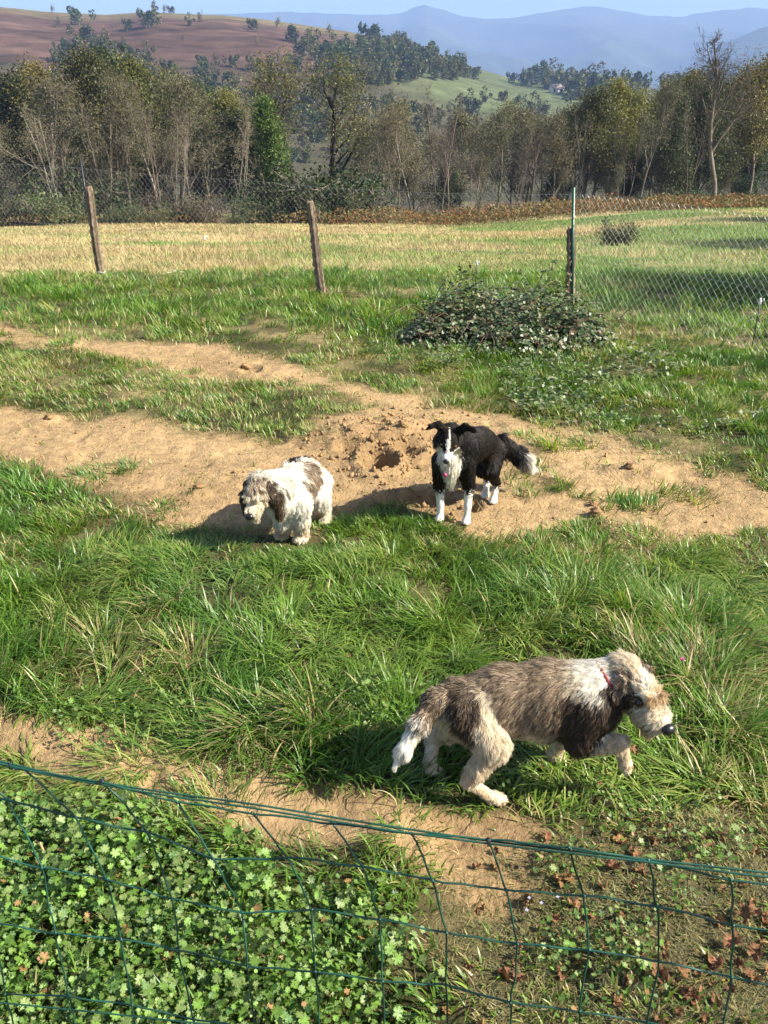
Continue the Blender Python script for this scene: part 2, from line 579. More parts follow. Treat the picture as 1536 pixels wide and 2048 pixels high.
def hz(x, y):
    x = np.asarray(x, float); y = np.asarray(y, float)
    px = 768 + FPX * (x / y) * 0.97
    py = np.interp(px, RIDGE[:, 0], RIDGE[:, 1])
    b = (1024 - py) / FPX
    ztop = CAM_H + H_FAR * (-SP + b * CP) / (CP + b * SP)
    t = (y - H_NEAR) / (H_FAR - H_NEAR)
    tt = np.clip(t, 0, 1)
    shape = 0.35 * tt + 0.65 * (1 - (1 - tt) ** 2) * tt ** 0.35
    z = -17 + (ztop + 17) * shape
    z = z - 120 * np.clip(t - 1, 0, 1) ** 1.3
    z = z + (5.0 * fbm(x, y, 120, 101, 4) + 1.0 * fbm(x, y, 16, 103, 3)) * sstep(0, 0.3, t) * (1 - sstep(0.75, 1.0, t) * 0.9)
    return z


def build_hill():
    ys = np.concatenate([np.linspace(150, H_FAR, 170), np.linspace(H_FAR + 6, 900, 40)])
    nc = 300
    u = np.linspace(-0.75, 0.75, nc)
    X = ys[:, None] * u[None, :]
    Y = np.repeat(ys[:, None], nc, 1)
    x, y = X.ravel(), Y.ravel()
    z = hz(x, y)
    d = np.stack([x, y, z - CAM_H], 1)
    px = 768 + FPX * x / (y * CP - (z - CAM_H) * SP)
    t = (y - H_NEAR) / (H_FAR - H_NEAR)
    heath = np.array((0.085, 0.050, 0.036)); olive = np.array((0.155, 0.135, 0.060)); past = np.array((0.088, 0.105, 0.048)); scrub = np.array((0.06, 0.062, 0.035))
    n = fbm(x, y, 60, 111, 5)
    terr = fbm(x * 0.15, y, 14, 113, 4)
    c = np.tile(heath, (len(x), 1)) * (1 + 0.55 * terr + 0.5 * fbm(x * 0.6, y, 9, 119, 3))[:, None]
    k = sstep(0.72, 0.95, t + 0.14 * n) * sstep(900, 620, px)
    c = c + (olive - c) * (0.75 * k)[:, None]
    k = sstep(0.55, 0.25, t + 0.15 * n) * 0.8
    c = c + (scrub - c) * k[:, None]
    k = sstep(700, 860, px + 90 * n) * sstep(0.30, 0.42, t + 0.06 * n)
    c = c + (past * (1 + 0.2 * terr)[:, None] - c) * k[:, None]
    k = sstep(0.22, 0.42, fbm(x * 0.6, y, 26, 117, 4)) * sstep(700, 860, px)
    c = c + (scrub - c) * (0.8 * k)[:, None]
    nr = len(ys)
    i = (np.arange(nr - 1)[:, None] * nc + np.arange(nc - 1)[None, :]).ravel()
    F = np.stack([i, i + 1, i + nc + 1, i + nc], 1).ravel()
    me = make_mesh('hill', np.stack([x, y, z], 1), F, np.full(len(i), 4), np.clip(c, 0.01, 0.9), True)
    tag(link('hill', me, M['hill']), 'heath covered hill falling to green pastures on its right', kind='structure')


build_hill()


def build_mountain(name, ridge, D, foot, zfoot, seed, label, spur=0.16):
    ridge = np.array(ridge, float)
    nu, nv = 420, 90
    pxs = np.linspace(ridge[0, 0], ridge[-1, 0], nu)
    py = np.interp(pxs, ridge[:, 0], ridge[:, 1])
    b = (1024 - py) / FPX
    ztop = CAM_H + D * (-SP + b * CP) / (CP + b * SP)
    ux = (pxs - 768) / FPX / (CP + b * SP)
    v = np.concatenate([np.linspace(0, 1, nv), np.linspace(1.03, 1.35, 8)])
    Yv = foot + (D - foot) * v
    Y = np.repeat(Yv[:, None], nu, 1)
    X = ux[None, :] * Y
    V = np.repeat(v[:, None], nu, 1)
    vc = np.clip(V, 0, 1)
    Z = zfoot + (ztop[None, :] - zfoot) * (0.25 * vc + 0.75 * vc ** 1.5)
    H = (ztop.max() - zfoot)
    sp = 1 - np.abs(fbm(X + 0.35 * Y, 0.35 * Y, D * 0.10, seed, 5)) * 2
    Z = Z + spur * H * (sp - 0.6) * np.sin(np.clip(V, 0, 1) * math.pi) ** 0.7 + 0.01 * H * fbm(X, Y, D * 0.012, seed + 5, 3)
    Z = Z - np.clip(V - 1, 0, 1) * H * 1.3
    c = np.array((0.050, 0.055, 0.032)) * (1 + 0.35 * fbm(X, Y, D * 0.06, seed + 9, 4)).ravel()[:, None]
    nr = len(v)
    i = (np.arange(nr - 1)[:, None] * nu + np.arange(nu - 1)[None, :]).ravel()
    F = np.stack([i, i + 1, i + nu + 1, i + nu], 1).ravel()
    me = make_mesh(name, np.stack([X.ravel(), Y.ravel(), Z.ravel()], 1), F, np.full(len(i), 4), np.clip(c, 0.01, 0.9), True)
    tag(link(name, me, M['mountain']), label, kind='structure')


build_mountain('mountains', [(-600, 60), (0, 55), (300, 35), (470, 27), (500, 25), (560, 24), (640, 25), (720, 29), (800, 28), (828, 15), (850, 9), (875, 16), (920, 30), (975, 38),
                             (1030, 35), (1090, 25), (1150, 15), (1190, 12), (1230, 19), (1300, 32), (1370, 33), (1400, 25), (1460, 20), (1500, 15), (1536, 18), (1700, 10), (2200, 40)],
               4200, 1500, -60, 201, 'long blue forested mountain chain with a small pointed peak')
build_mountain('mountain_spur', [(1150, 260), (1260, 210), (1340, 160), (1400, 115), (1450, 84), (1536, 52), (1700, 20), (2300, -10)],
               2600, 1300, -60, 231, 'nearer blue mountain flank rising at the right edge', 0.10)

hb = MB()
hb.box((0, 2300, 185), (8400, 6000, 530))
ho = hb.build('haze', None, smooth=False)
tag(ho, 'thin blue autumn haze over the valley', kind='stuff')
hm = bpy.data.materials.new('haze_air')
hm.use_nodes = True
for nd in list(hm.node_tree.nodes):
    if nd.type == 'BSDF_PRINCIPLED':
        hm.node_tree.nodes.remove(nd)
pv = hm.node_tree.nodes.new('ShaderNodeVolumePrincipled')
pv.inputs['Density'].default_value = HAZE_DENSITY
pv.inputs['Color'].default_value = HAZE_COLOR + (1,)
pv.inputs['Anisotropy'].default_value = 0.0
hm.node_tree.links.new(pv.outputs[0], hm.node_tree.nodes['Material Output'].inputs['Volume'])
ho.data.materials.append(hm)


# ------------------------------------------------------------------ trees
def seg_mesh(name, segs, sides, col, colvar=0.2, rg=rng):
    """open tapered prisms for branch segments: rows x0 y0 z0 r0 x1 y1 z1 r1"""
    S = np.array(segs, float)
    p0, r0, p1, r1 = S[:, :3], S[:, 3], S[:, 4:7], S[:, 7]
    t = unit(p1 - p0)
    ref = np.where(np.abs(t[:, 2:3]) < 0.9, np.array((0.0, 0, 1)), np.array((1.0, 0, 0)))
    u = unit(np.cross(t, ref)); w = np.cross(t, u)
    a = np.arange(sides) * 2 * math.pi / sides
    ring = np.cos(a)[None, :, None] * u[:, None] + np.sin(a)[None, :, None] * w[:, None]
    V = np.concatenate([p0[:, None] + r0[:, None, None] * ring, p1[:, None] + r1[:, None, None] * ring], 1)
    n = len(S)
    base = (np.arange(n) * 2 * sides)[:, None, None]
    j = np.arange(sides)
    q = np.stack([j, (j + 1) % sides, (j + 1) % sides + sides, j + sides], 1)[None]
    F = (base + q).reshape(-1)
    c = np.asarray(col) * (1 + colvar * (rg.random((n, 1)) * 2 - 1))
    C = np.repeat(c, 2 * sides, 0)
    return make_mesh(name, V.reshape(-1, 3), F, np.full(n * sides, 4), np.clip(C, 0.005, 0.9))


def leaf_mesh(name, pos, size, cols, up=0.3, rg=rng, droop=0.0):
    n = len(pos)
    size = np.broadcast_to(size, (n,))
    nrm = unit(rg.normal(size=(n, 3)) + np.array((0, 0, up)))
    a = unit(np.cross(nrm, rg.normal(size=(n, 3))))
    b = np.cross(nrm, a)
    s = size[:, None]
    V = np.stack([pos - a * s * 0.5, pos + b * s * 0.3 + nrm * s * 0.08, pos + a * s * 0.5, pos - b * s * 0.3 + nrm * s * 0.08], 1)
    F = (np.arange(n)[:, None] * 4 + np.arange(4)[None]).ravel()
    return make_mesh(name, V.reshape(-1, 3), F, np.full(n, 4), np.clip(np.repeat(cols, 4, 0), 0.005, 0.9))


def grow(seed, H=10.0, trunk_r=0.16, fork=0.35, spread=0.55, nl=11, n2=7, n3=5, n4=3, stems=1, wild=0.16, upl=0.25, top=0.95, limb=0.36, lean=0.0):
    """branch skeleton: returns (thick segments, twig segments, twig points)"""
    rg = np.random.default_rng(seed)
    thick, thin, tips = [], [], []

    def run(p, d, L, r, nseg, lvl, trop):
        pts = [(p.copy(), d.copy(), r)]
        for i in range(nseg):
            d = unit(d + rg.normal(size=3) * wild * (0.5 if lvl == 0 else 1.0) + np.array((0, 0, trop)))
            q = p + d * (L / nseg)
            r2 = max(r * (1 - 0.75 / nseg) if lvl else r * (1 - 0.6 / nseg), 0.006)
            (thick if lvl < 2 else thin).append((*p, r, *q, r2))
            p, r = q, r2
            pts.append((p.copy(), d.copy(), r))
        return pts

    for s in range(stems):
        az = rg.random() * 6.28
        off = np.array((math.cos(az), math.sin(az), 0)) * (0.25 if stems > 1 else 0.0)
        d0 = unit(np.array((math.cos(az) * 0.16, math.sin(az) * 0.16, 1.0)) if stems > 1 else np.array((lean, 0, 1.0)))
        hh = H * top * (0.8 + 0.2 * rg.random() if stems > 1 else 1)
        tr = run(off + np.array((0, 0, -0.3)), d0, hh, trunk_r / (stems ** 0.4), 10, 0, 0.02)
        for k in range(max(3, nl // stems)):
            f = fork + (1 - fork) * (k + rg.random()) / max(3, nl // stems)
            i = min(int(f * 10), 9)
            p, d, r = tr[i]
            q = p + (tr[i + 1][0] - p) * (f * 10 - i)
            a = rg.random() * 6.28
            side = np.array((math.cos(a), math.sin(a), 0))
            dd = unit(side * spread + np.array((0, 0, 0.55 + 0.5 * f)))
            L = H * limb * (1.15 - 0.75 * (f - fork) / (1 - fork)) * (0.75 + 0.5 * rg.random())
            lb = run(q, dd, L, r * 0.55, 5, 1, upl * 0.4)
            for m in range(n2):
                g = 0.25 + 0.75 * (m + rg.random()) / n2
                j = min(int(g * 5), 4)
                p2, d2, r2 = lb[j]
                q2 = p2 + (lb[j + 1][0] - p2) * (g * 5 - j)
                d3 = unit(d2 + rg.normal(size=3) * 0.75)
                sb = run(q2, d3, L * 0.42 * (0.6 + 0.7 * rg.random()), max(r2 * 0.5, 0.012), 3, 2, upl * 0.3)
                for m3 in range(n3):
                    i3 = rg.integers(1, 4)
                    p3, dd3, r3 = sb[i3]
                    tw = run(p3, unit(dd3 + rg.normal(size=3) * 0.7), L * 0.22 * (0.5 + rg.random()), 0.012, 2, 3, upl * 0.2)
                    tips += [tw[1][0], tw[2][0]]
                    for m4 in range(n4):
                        p4, dd4, _ = tw[rg.integers(1, 3)]
                        t4 = run(p4, unit(dd4 + rg.normal(size=3) * 0.8), L * 0.12 * (0.5 + rg.random()), 0.008, 1, 4, 0.05)
                        tips.append(t4[1][0])
    return thick, thin, np.array(tips)


def make_tree(name, label, cat, group, seed, bark, twig, leafcols, leaves, leafsize, H=10.0, spreadleaf=0.25, ivy=0, **kw):
    """a tree as trunk (with its limbs), twigs and crown"""
    rg = np.random.default_rng(seed + 900)
    thick, thin, tips = grow(seed, H=H, **kw)
    root = thing(name, label, cat, group=group)
    link('trunk', seg_mesh('trunk', thick, 6, bark, 0.15, rg), M['bark'], root)
    tw = link('twigs', seg_mesh('twigs', thin, 3, twig, 0.3, rg), M['bark'], root)
    tw['kind'] = 'stuff'
    pos = []
    if leaves:
        pos.append(tips[rg.integers(0, len(tips), leaves)] + rg.normal(size=(leaves, 3)) * spreadleaf)
    if ivy:
        T = np.array(thick)[: 10]
        k = rg.integers(0, 7, ivy)
        f = rg.random((ivy, 1))
        pos.append(T[k, :3] * (1 - f) + T[k, 4:7] * f + unit(rg.normal(size=(ivy, 3))) * (0.12 + 0.25 * rg.random((ivy, 1))))
    if pos:
        pos = np.concatenate(pos)
        lc = np.array(leafcols)
        # leaf clumps share a tone: young, mature and turning leaves
        tone = (0.5 + 0.5 * fbm(pos[:, 0] * 1.3 + pos[:, 2], pos[:, 1] + 0.7 * pos[:, 2], 1.1, seed, 2)) * (len(lc) - 1) + rg.normal(size=len(pos)) * 0.35
        tone = np.clip(tone, 0, len(lc) - 1.001)
        i = tone.astype(int)
        fr = (tone - i)[:, None]
        cols = lc[i] * (1 - fr) + lc[i + 1] * fr
        cols = cols * (0.75 + 0.5 * rg.random((len(pos), 1)))
        cr = link('crown', leaf_mesh('crown', pos, leafsize * (0.7 + 0.6 * rg.random(len(pos))), cols, 0.3, rg), M['treeleaf'], root)
    root['proto_h'] = float(np.percentile(tips[:, 2], 99.3))
    return root


PALE = (0.195, 0.170, 0.135); GREY = (0.16, 0.13, 0.10); DARK = (0.05, 0.040, 0.032)
TW = (0.20, 0.165, 0.125); TWD = (0.12, 0.098, 0.075)
OLIVE = [(0.050, 0.064, 0.018), (0.090, 0.100, 0.028), (0.145, 0.135, 0.038)]
BROWN = [(0.085, 0.088, 0.040), (0.125, 0.115, 0.054), (0.155, 0.120, 0.056)]
YELG = [(0.085, 0.095, 0.020), (0.15, 0.145, 0.030), (0.22, 0.185, 0.040)]
BRIGHT = [(0.055, 0.090, 0.018), (0.095, 0.150, 0.028), (0.15, 0.20, 0.040)]
DKGR = [(0.030, 0.046, 0.016), (0.050, 0.072, 0.024), (0.080, 0.098, 0.030)]
FOREST = 'trees along the edge of the meadow'

PROTO = {
    'ash1': make_tree('ash_tree', None, 'tree', None, 3, PALE, TW, BROWN, 2850, 0.136, nl=10, n2=7, n3=5, n4=3, fork=0.38, spread=0.50, trunk_r=0.13),
    'ash2': make_tree('ash_tree', None, 'tree', None, 8, PALE, TW, OLIVE, 4180, 0.136, nl=11, n2=7, n3=5, n4=3, fork=0.35, spread=0.45, trunk_r=0.12, ivy=500),
    'ash3': make_tree('ash_tree', None, 'tree', None, 15, GREY, TW, BROWN, 3800, 0.136, nl=12, n2=7, n3=5, n4=3, fork=0.30, spread=0.42, trunk_r=0.12),
    'olive1': make_tree('oak_tree', None, 'tree', None, 21, GREY, TWD, OLIVE, 14250, 0.177, nl=14, n2=7, n3=5, n4=1, fork=0.22, spread=0.62, trunk_r=0.16, spreadleaf=0.32),
    'olive2': make_tree('oak_tree', None, 'tree', None, 29, GREY, TWD, YELG, 12350, 0.170, nl=13, n2=7, n3=5, n4=1, fork=0.25, spread=0.55, trunk_r=0.15, spreadleaf=0.32),
    'dense': make_tree('oak_tree', None, 'tree', None, 35, DARK, TWD, DKGR, 15200, 0.204, nl=15, n2=7, n3=5, n4=1, fork=0.15, spread=0.62, trunk_r=0.16, spreadleaf=0.36),
    'thin': make_tree('ash_sapling', None, 'tree', None, 41, PALE, TW, BROWN, 900, 0.116, nl=15, n2=5, n3=4, n4=3, fork=0.30, spread=0.28, trunk_r=0.10, stems=3, limb=0.22),
    'ivy': make_tree('ivy_clad_tree', None, 'tree', None, 47, GREY, TWD, BRIGHT, 13300, 0.190, nl=16, n2=6, n3=5, n4=1, fork=0.05, spread=0.35, trunk_r=0.12, limb=0.20, ivy=1200, spreadleaf=0.34),
    'dark': make_tree('alder_tree', None, 'tree', None, 53, DARK, TWD, YELG, 3610, 0.143, nl=9, n2=8, n3=6, n4=3, fork=0.28, spread=0.55, trunk_r=0.20, limb=0.48, wild=0.2),
    'bare': make_tree('bare_tree', None, 'tree', None, 59, GREY, TWD, BROWN, 375, 0.102, nl=12, n2=8, n3=6, n4=4, fork=0.30, spread=0.50, trunk_r=0.17, limb=0.36, wild=0.17),
    'lanky': make_tree('lanky_tree', None, 'tree', None, 65, GREY, TWD, BROWN, 225, 0.102, nl=8, n2=6, n3=4, n4=3, fork=0.40, spread=0.40, trunk_r=0.11, stems=2, limb=0.28),
    'thicket': make_tree('brown_tree', None, 'tree', None, 71, GREY, TW, BROWN, 8550, 0.163, nl=15, n2=7, n3=5, n4=2, fork=0.15, spread=0.5, trunk_r=0.10, spreadleaf=0.32),
}


def make_bush(name, seed, cols, n, size, w=1.3, h=1.0):
    rg = np.random.default_rng(seed)
    root = thing(name, None, 'bush')
    segs, tips = [], []
    for k in range(16):
        a = rg.random() * 6.28
        d = unit(np.array((math.cos(a) * w * 0.7, math.sin(a) * w * 0.7, 0.5 + rg.random() * h)))
        p = np.array((math.cos(a), math.sin(a), 0)) * 0.15
        L = 0.7 + 0.5 * rg.random()
        r = 0.03
        for i in range(4):
            d = unit(d + rg.normal(size=3) * 0.2)
            q = p + d * L * 0.28
            segs.append((*p, r, *q, r * 0.75))
            p, r = q, r * 0.75
            tips.append(p)
            for _ in range(4):
                e = p + unit(rg.normal(size=3) + (0, 0, 0.4)) * 0.30 * (0.4 + rg.random())
                segs.append((*p, 0.012, *e, 0.004))
                tips.append(e)
    link('stems', seg_mesh('stems', segs, 4, GREY, 0.2, rg), M['bark'], root)
    tips = np.array(tips)
    pos = tips[rg.integers(0, len(tips), n)] + rg.normal(size=(n, 3)) * 0.10
    pos[:, 2] = np.maximum(pos[:, 2], 0.0)
    lc = np.array(cols)
    i = rg.integers(0, len(lc), n)
    c = lc[i] * (0.7 + 0.6 * rg.random((n, 1)))
    link('leaves', leaf_mesh('leaves', pos, size * (0.7 + 0.6 * rg.random(n)), c, 0.4, rg), M['treeleaf'], root)
    root['proto_h'] = 1.25
    return root


PROTO['bush1'] = make_bush('bush', 81, DKGR, 3600, 0.085)
PROTO['bush2'] = make_bush('bush', 83, [(0.05, 0.075, 0.02), (0.075, 0.10, 0.028), (0.10, 0.12, 0.04)], 3200, 0.080)
PROTO['bush3'] = make_bush('bush', 85, [(0.09, 0.055, 0.025), (0.12, 0.08, 0.035), (0.07, 0.06, 0.025)], 1800, 0.070)
USED = set()
NEAR = [(45, 'crooked pale ash'), (120, 'slim grey ash'), (235, 'tall pale ash'), (300, 'ivy greened ash'), (372, 'grey forked ash'), (415, 'yellowish ash'), (460, 'bundle of pale stems'), (520, 'bright green column'),
        (592, 'dark spreading tree'), (655, 'forked dark tree'), (702, 'grassy mound right of the forked tree'), (762, 'brownish twiggy tree'), (832, 'grey branched bare tree'), (880, 'lanky bare pair'), (1002, 'straight grey trunk'), (1070, 'low spreading bare tree'),
        (1120, 'tree behind the green post'), (1182, 'olive crowned tree'), (1240, 'olive yellow dome'), (1306, 'tall thin grey ash'), (1350, 'dark green tree'), (1430, 'dark leafy tree'), (1486, 'tall bare tree'), (1545, 'edge tree at the right')]


def by(px):
    return min(NEAR, key=lambda q: abs(q[0] - px))[1]




def plant(kind, px, top, Y, label, wide=1.0, group=None, rot=None, base=None):
    """one tree or bush standing at distance Y with its top seen at the given line of sight"""
    src = PROTO[kind]
    d = ray(px, base if base else top)
    x = d[0] * Y / d[1] if base is None else P(px, base, Y)[0]
    g = float(gz(np.array(x), np.array(Y)))
    h = P(px, top, Y)[2] - g
    if kind in USED:
        o = copy_thing(src)
    else:
        o = src
        USED.add(kind)
    s = h / src['proto_h']
    o.location = (x, Y, g - 0.02)
    o.scale = (s * wide, s * wide, s)
    o.rotation_euler = (0, 0, random.random() * 6.28 if rot is None else rot)
    tag(o, label)
    if group: o['group'] = group
    return o


# the wood's front row, from the left
plant('ash1', 45, 140, 52, 'ash with crooked pale limbs at the left end of the wood', 1.1)
plant('ash3', 120, 168, 55, 'slim grey ash just right of the crooked pale ash')
plant('ash2', 235, 138, 52, 'tall pale ash with brownish crown above the first fence post')
plant('ash1', 300, 150, 57, 'ash with ivy greened stem left of the twin pale trunks', 0.9)
plant('ash3', 372, 150, 54, 'grey forked ash in the middle of the left wood', 1.05)
plant('ash2', 415, 172, 59, 'yellowish leaved ash behind the bundle of pale stems', 1.0)
plant('thin', 460, 205, 50, 'bundle of thin pale bare stems left of the bright green tree', 0.8)
plant('ivy', 520, 205, 51, 'bright green leafy column of a tree wrapped in ivy', 0.95)
plant('dark', 592, 108, 60, 'dark trunked spreading tree right of the bright green column', 1.25, rot=0.4)
plant('dark', 655, 112, 63, 'forked dark tree with yellow leaves on its right side', 1.25, rot=2.9)
plant('ash3', 762, 218, 56, 'brownish twiggy tree behind the grassy mound', 0.9)
plant('thicket', 800, 205, 62, 'round olive brown tree left of the lanky bare pair', 1.0)
plant('ash1', 832, 215, 53, 'grey multi branched bare tree with trunk at the bracken', 1.0)
plant('lanky', 880, 165, 55, 'lanky bare pair of stems rising above the brown thicket', 0.85)
plant('bare', 905, 235, 58, 'small dark bare tree beside the lanky pair', 0.9)
plant('ash2', 1002, 198, 53, 'straight grey trunked tree standing clear in the bracken', 0.95)
plant('bare', 1070, 250, 50, 'low spreading bare tree left of the green fence post', 1.15)
plant('thicket', 1120, 235, 58, 'brown twiggy tree behind the green fence post', 0.9)
plant('olive1', 1182, 178, 61, 'olive crowned tree right of the green fence post', 1.0)
plant('olive2', 1240, 165, 63, 'olive yellow tree with a broad dome of leaves', 1.0)
plant('ash1', 1306, 160, 53, 'tall thin grey ash between two dark leafy trees', 0.9)
plant('dense', 1350, 180, 58, 'dark green tree left of the tall bare tree', 0.8)
plant('olive2', 1385, 148, 72, 'pale yellow green crown behind the dark green tree', 1.0)
plant('dense', 1430, 165, 60, 'dark leafy tree whose trunk is beside the tall bare tree', 0.9)
plant('bare', 1486, 58, 47, 'tall bare tree standing against the mountains at the right', 1.0, rot=1.2)
plant('olive2', 1545, 120, 62, 'green leafy tree cut by the right edge behind the tall bare tree', 1.0)
plant('ash3', 1236, 330, 50, 'thin young trunk rising behind the dark round bush', 0.8)
for k, px, top, Y, lb in (('thin', 92, 205, 50, 'thin pale stems between the two left ashes'), ('lanky', 182, 190, 51, 'two slim bare stems left of the first fence post'), ('thin', 335, 215, 51, 'thin pale stems right of the ivy greened ash'),
                          ('lanky', 285, 185, 50, 'two tall bare stems beside the ivy greened ash'), ('thin', 775, 250, 52, 'thin bare stems in front of the brownish twiggy tree'), ('lanky', 958, 225, 54, 'two bare stems left of the straight grey trunk'),
                          ('thin', 1040, 245, 52, 'thin bare stems right of the straight grey trunk'), ('lanky', 1165, 215, 53, 'two bare stems right of the green fence post'), ('thin', 1268, 230, 52, 'thin bare stems left of the tall thin grey ash'),
                          ('lanky', 1395, 190, 52, 'two dark bare stems before the dark green tree')):
    plant(k, px, top, Y, lb, 0.75)
# second row and deep wood
BACKL = [(-60, 150), (10, 135), (70, 130), (140, 108), (195, 104), (262, 122), (330, 150), (395, 168), (450, 178), (-120, 160), (490, 215)]
for i, (px, top) in enumerate(BACKL):
    plant(('olive1', 'dense', 'olive2')[i % 3], px, top + random.uniform(-6, 8), 64 + 7 * random.random(), ('tree with olive leaves in the deep left wood', 'dark leafy tree in the deep left wood',
          'yellowing leafy tree in the deep left wood')[i % 3].replace('in the deep left wood', 'deep behind the ' + by(px)), 1.05, 'trees deep in the left wood')
for i, px in enumerate(range(-150, 520, 62)):
    plant(('thicket', 'dense', 'ash3')[i % 3], px + random.uniform(-18, 18), 245 + random.uniform(-25, 30), 58 + 5 * random.random(),
          ('low brown tree filling the left wood', 'low dark green tree filling the left wood', 'low twiggy ash filling the left wood')[i % 3].replace('filling the left wood', 'filling the wood by the ' + by(px)), 1.15, 'understorey trees of the left wood')
BACKM = [(705, 235), (740, 240), (785, 262), (850, 262), (925, 225), (960, 232), (1030, 215), (1060, 232), (1095, 240), (1140, 250), (1165, 215)]
for i, (px, top) in enumerate(BACKM):
    plant(('thicket', 'ash2', 'thicket', 'ash3')[i % 4], px, top, 70 + 14 * random.random(), ('hazy brown tree in the middle of the far thicket', 'hazy olive tree in the middle of the far thicket',
          'hazy brown tree in the middle of the far thicket', 'hazy twiggy tree in the middle of the far thicket')[i % 4].replace('in the middle of the far thicket', 'far behind the ' + by(px)), 1.15, 'trees of the brown thicket in the middle')
BACKR = [(1205, 205), (1270, 195), (1325, 190), (1400, 175), (1455, 150), (1500, 165), (1560, 130), (1620, 140)]
for i, (px, top) in enumerate(BACKR):
    plant(('olive1', 'dense', 'olive2')[i % 3], px, top, 72 + 12 * random.random(), ('olive tree behind the row at the right', 'dark tree behind the row at the right', 'yellow green tree behind the row at the right')[i % 3].replace('behind the row at the right', 'well behind the ' + by(px)),
          1.05, 'trees behind the right hand row')
LOWR = [(830, 320), (905, 330), (965, 310), (1040, 320), (1110, 330), (1165, 320), (1220, 310), (1275, 320), (1330, 320), (1395, 300), (1450, 310), (1520, 300), (1580, 300)]
for i, (px, top) in enumerate(LOWR):
    plant(('thicket', 'ash3', 'dense')[(i * 2) % 3 if px < 1200 else (2 if i % 2 else 0)], px, top, 57 + 8 * random.random(),
          'low thicket tree filling the gap beside the ' + by(px), 1.2, 'low thicket trees')
BUSH = [('bush1', 25, 385, 50), ('bush2', 95, 375, 48), ('bush1', 150, 345, 52), ('bush2', 245, 405, 47), ('bush2', 305, 412, 47), ('bush1', 360, 395, 50), ('bush3', 400, 385, 49),
        ('bush1', 470, 428, 45), ('bush1', 520, 385, 48), ('bush1', 575, 335, 52), ('bush1', 625, 328, 50), ('bush2', 665, 372, 48), ('bush1', 700, 352, 51), ('bush3', 745, 390, 50),
        ('bush3', 880, 405, 49), ('bush3', 1065, 400, 48), ('bush1', 920, 444, 44), ('bush3', 1000, 400, 52), ('bush1', 1130, 400, 52), ('bush2', 1290, 385, 52), ('bush1', 1370, 375, 52), ('bush1', 1420, 380, 50),
        ('bush2', 1530, 380, 50), ('bush3', 330, 375, 52), ('bush3', 60, 395, 53), ('bush1', 210, 380, 54)]
for k, px, top, Y in BUSH:
    plant(k, px, top, Y, {'bush1': 'dark green bush at the foot of the wood', 'bush2': 'mid green bush at the foot of the wood', 'bush3': 'brown bush at the foot of the wood'}[k].replace('of the wood', 'of the ' + by(px)),
          1.15, 'bushes at the foot of the wood')
b0 = gp(1238, 492)
plant('bush1', 1238, 440, b0[1], 'round dark bush standing alone in the right meadow', 0.95)
b0 = gp(1520, 600)
# trees to the right of the yard whose shade lies over the meadow
for (x, y, k, h) in ((15.5, 8.6, 'olive1', 8.5), (22.0, 17.5, 'dense', 10.0), (29.0, 26.0, 'olive1', 12.0)):
    o = copy_thing(PROTO[k], 'leafy tree to the right of the yard shading the meadow', 'trees right of the yard')
    o.location = (x, y, float(gz(np.array(x), np.array(y))))
    o.scale = (h / 10,) * 3
    o.rotation_euler = (0, 0, x)


# far trees of the hill
def far_tree(name, seed, cols, w, h, n, size, trunk=0.25):
    rg = np.random.default_rng(seed)
    blobs = [(rg.normal(size=3) * (0.3 * w, 0.3 * w, 0.22 * h) + (0, 0, h * 0.6), 0.25 + 0.25 * rg.random()) for _ in range(7)]
    pos = []
    for i in range(n):
        c, r = blobs[rg.integers(0, 7)]
        pos.append(c + unit(rg.normal(size=3)) * r * np.array((w, w, h)) * (0.55 + 0.45 * rg.random()))
    pos = np.array(pos)
    pos[:, 2] = np.maximum(pos[:, 2], 0.08 * h)
    lc = np.array(cols)
    c = lc[rg.integers(0, len(lc), n)] * (0.7 + 0.6 * rg.random((n, 1)))
    me = leaf_mesh(name, pos, size * (0.7 + 0.6 * rg.random(n)), c, 0.3, rg)
    me.materials.append(M['treeleaf'])
    root = (name, me)
    segs = [(0, 0, -0.5, trunk, 0, 0, h * 0.5, trunk * 0.6)] + [(0, 0, h * 0.3, trunk * 0.5, *(b[0]), trunk * 0.15) for b in blobs]
    tm = seg_mesh('trunk', segs, 5, GREY, 0.1, rg)
    tm.materials.append(M['bark'])
    return root, tm


FAR = [far_tree('round_tree', 301, DKGR, 5.0, 7.0, 420, 1.1), far_tree('olive_tree', 303, OLIVE, 4.2, 7.5, 380, 1.0), far_tree('pale_tree', 305, [(0.16, 0.13, 0.06), (0.20, 0.15, 0.08), (0.13, 0.12, 0.05)], 3.2, 7.0, 200, 0.8),
       far_tree('spruce_tree', 307, DKGR, 2.2, 9.5, 300, 0.9)]


def put_far(px, py, k, hpx, label, group, Y=None):
    q = march(hz, px, py, 166, 620, 700) if Y is None else np.array((ray(px, py)[0] / ray(px, py)[1] * Y, Y, 0))
    if Y is not None:
        q[2] = float(hz(np.array(q[0]), np.array(q[1])))
    src, tm = FAR[k]
    o = thing(src[0], label, 'tree')
    link('crown', src[1], None, o)
    link('trunk', tm, None, o)
    dist = math.sqrt(q[0] ** 2 + q[1] ** 2)
    hh = hpx / FPX * dist * 1.05
    s = hh / (7.0, 7.5, 7.0, 9.5)[k] * 0.8
    o.location = tuple(q - np.array((0, 0, 0.3)))
    w = random.uniform(0.85, 1.3)
    o.scale = (s * w, s * w, s)
    o.rotation_euler = (0, 0, random.random() * 6.28)
    tag(o, label, 'tree', group)
    return o


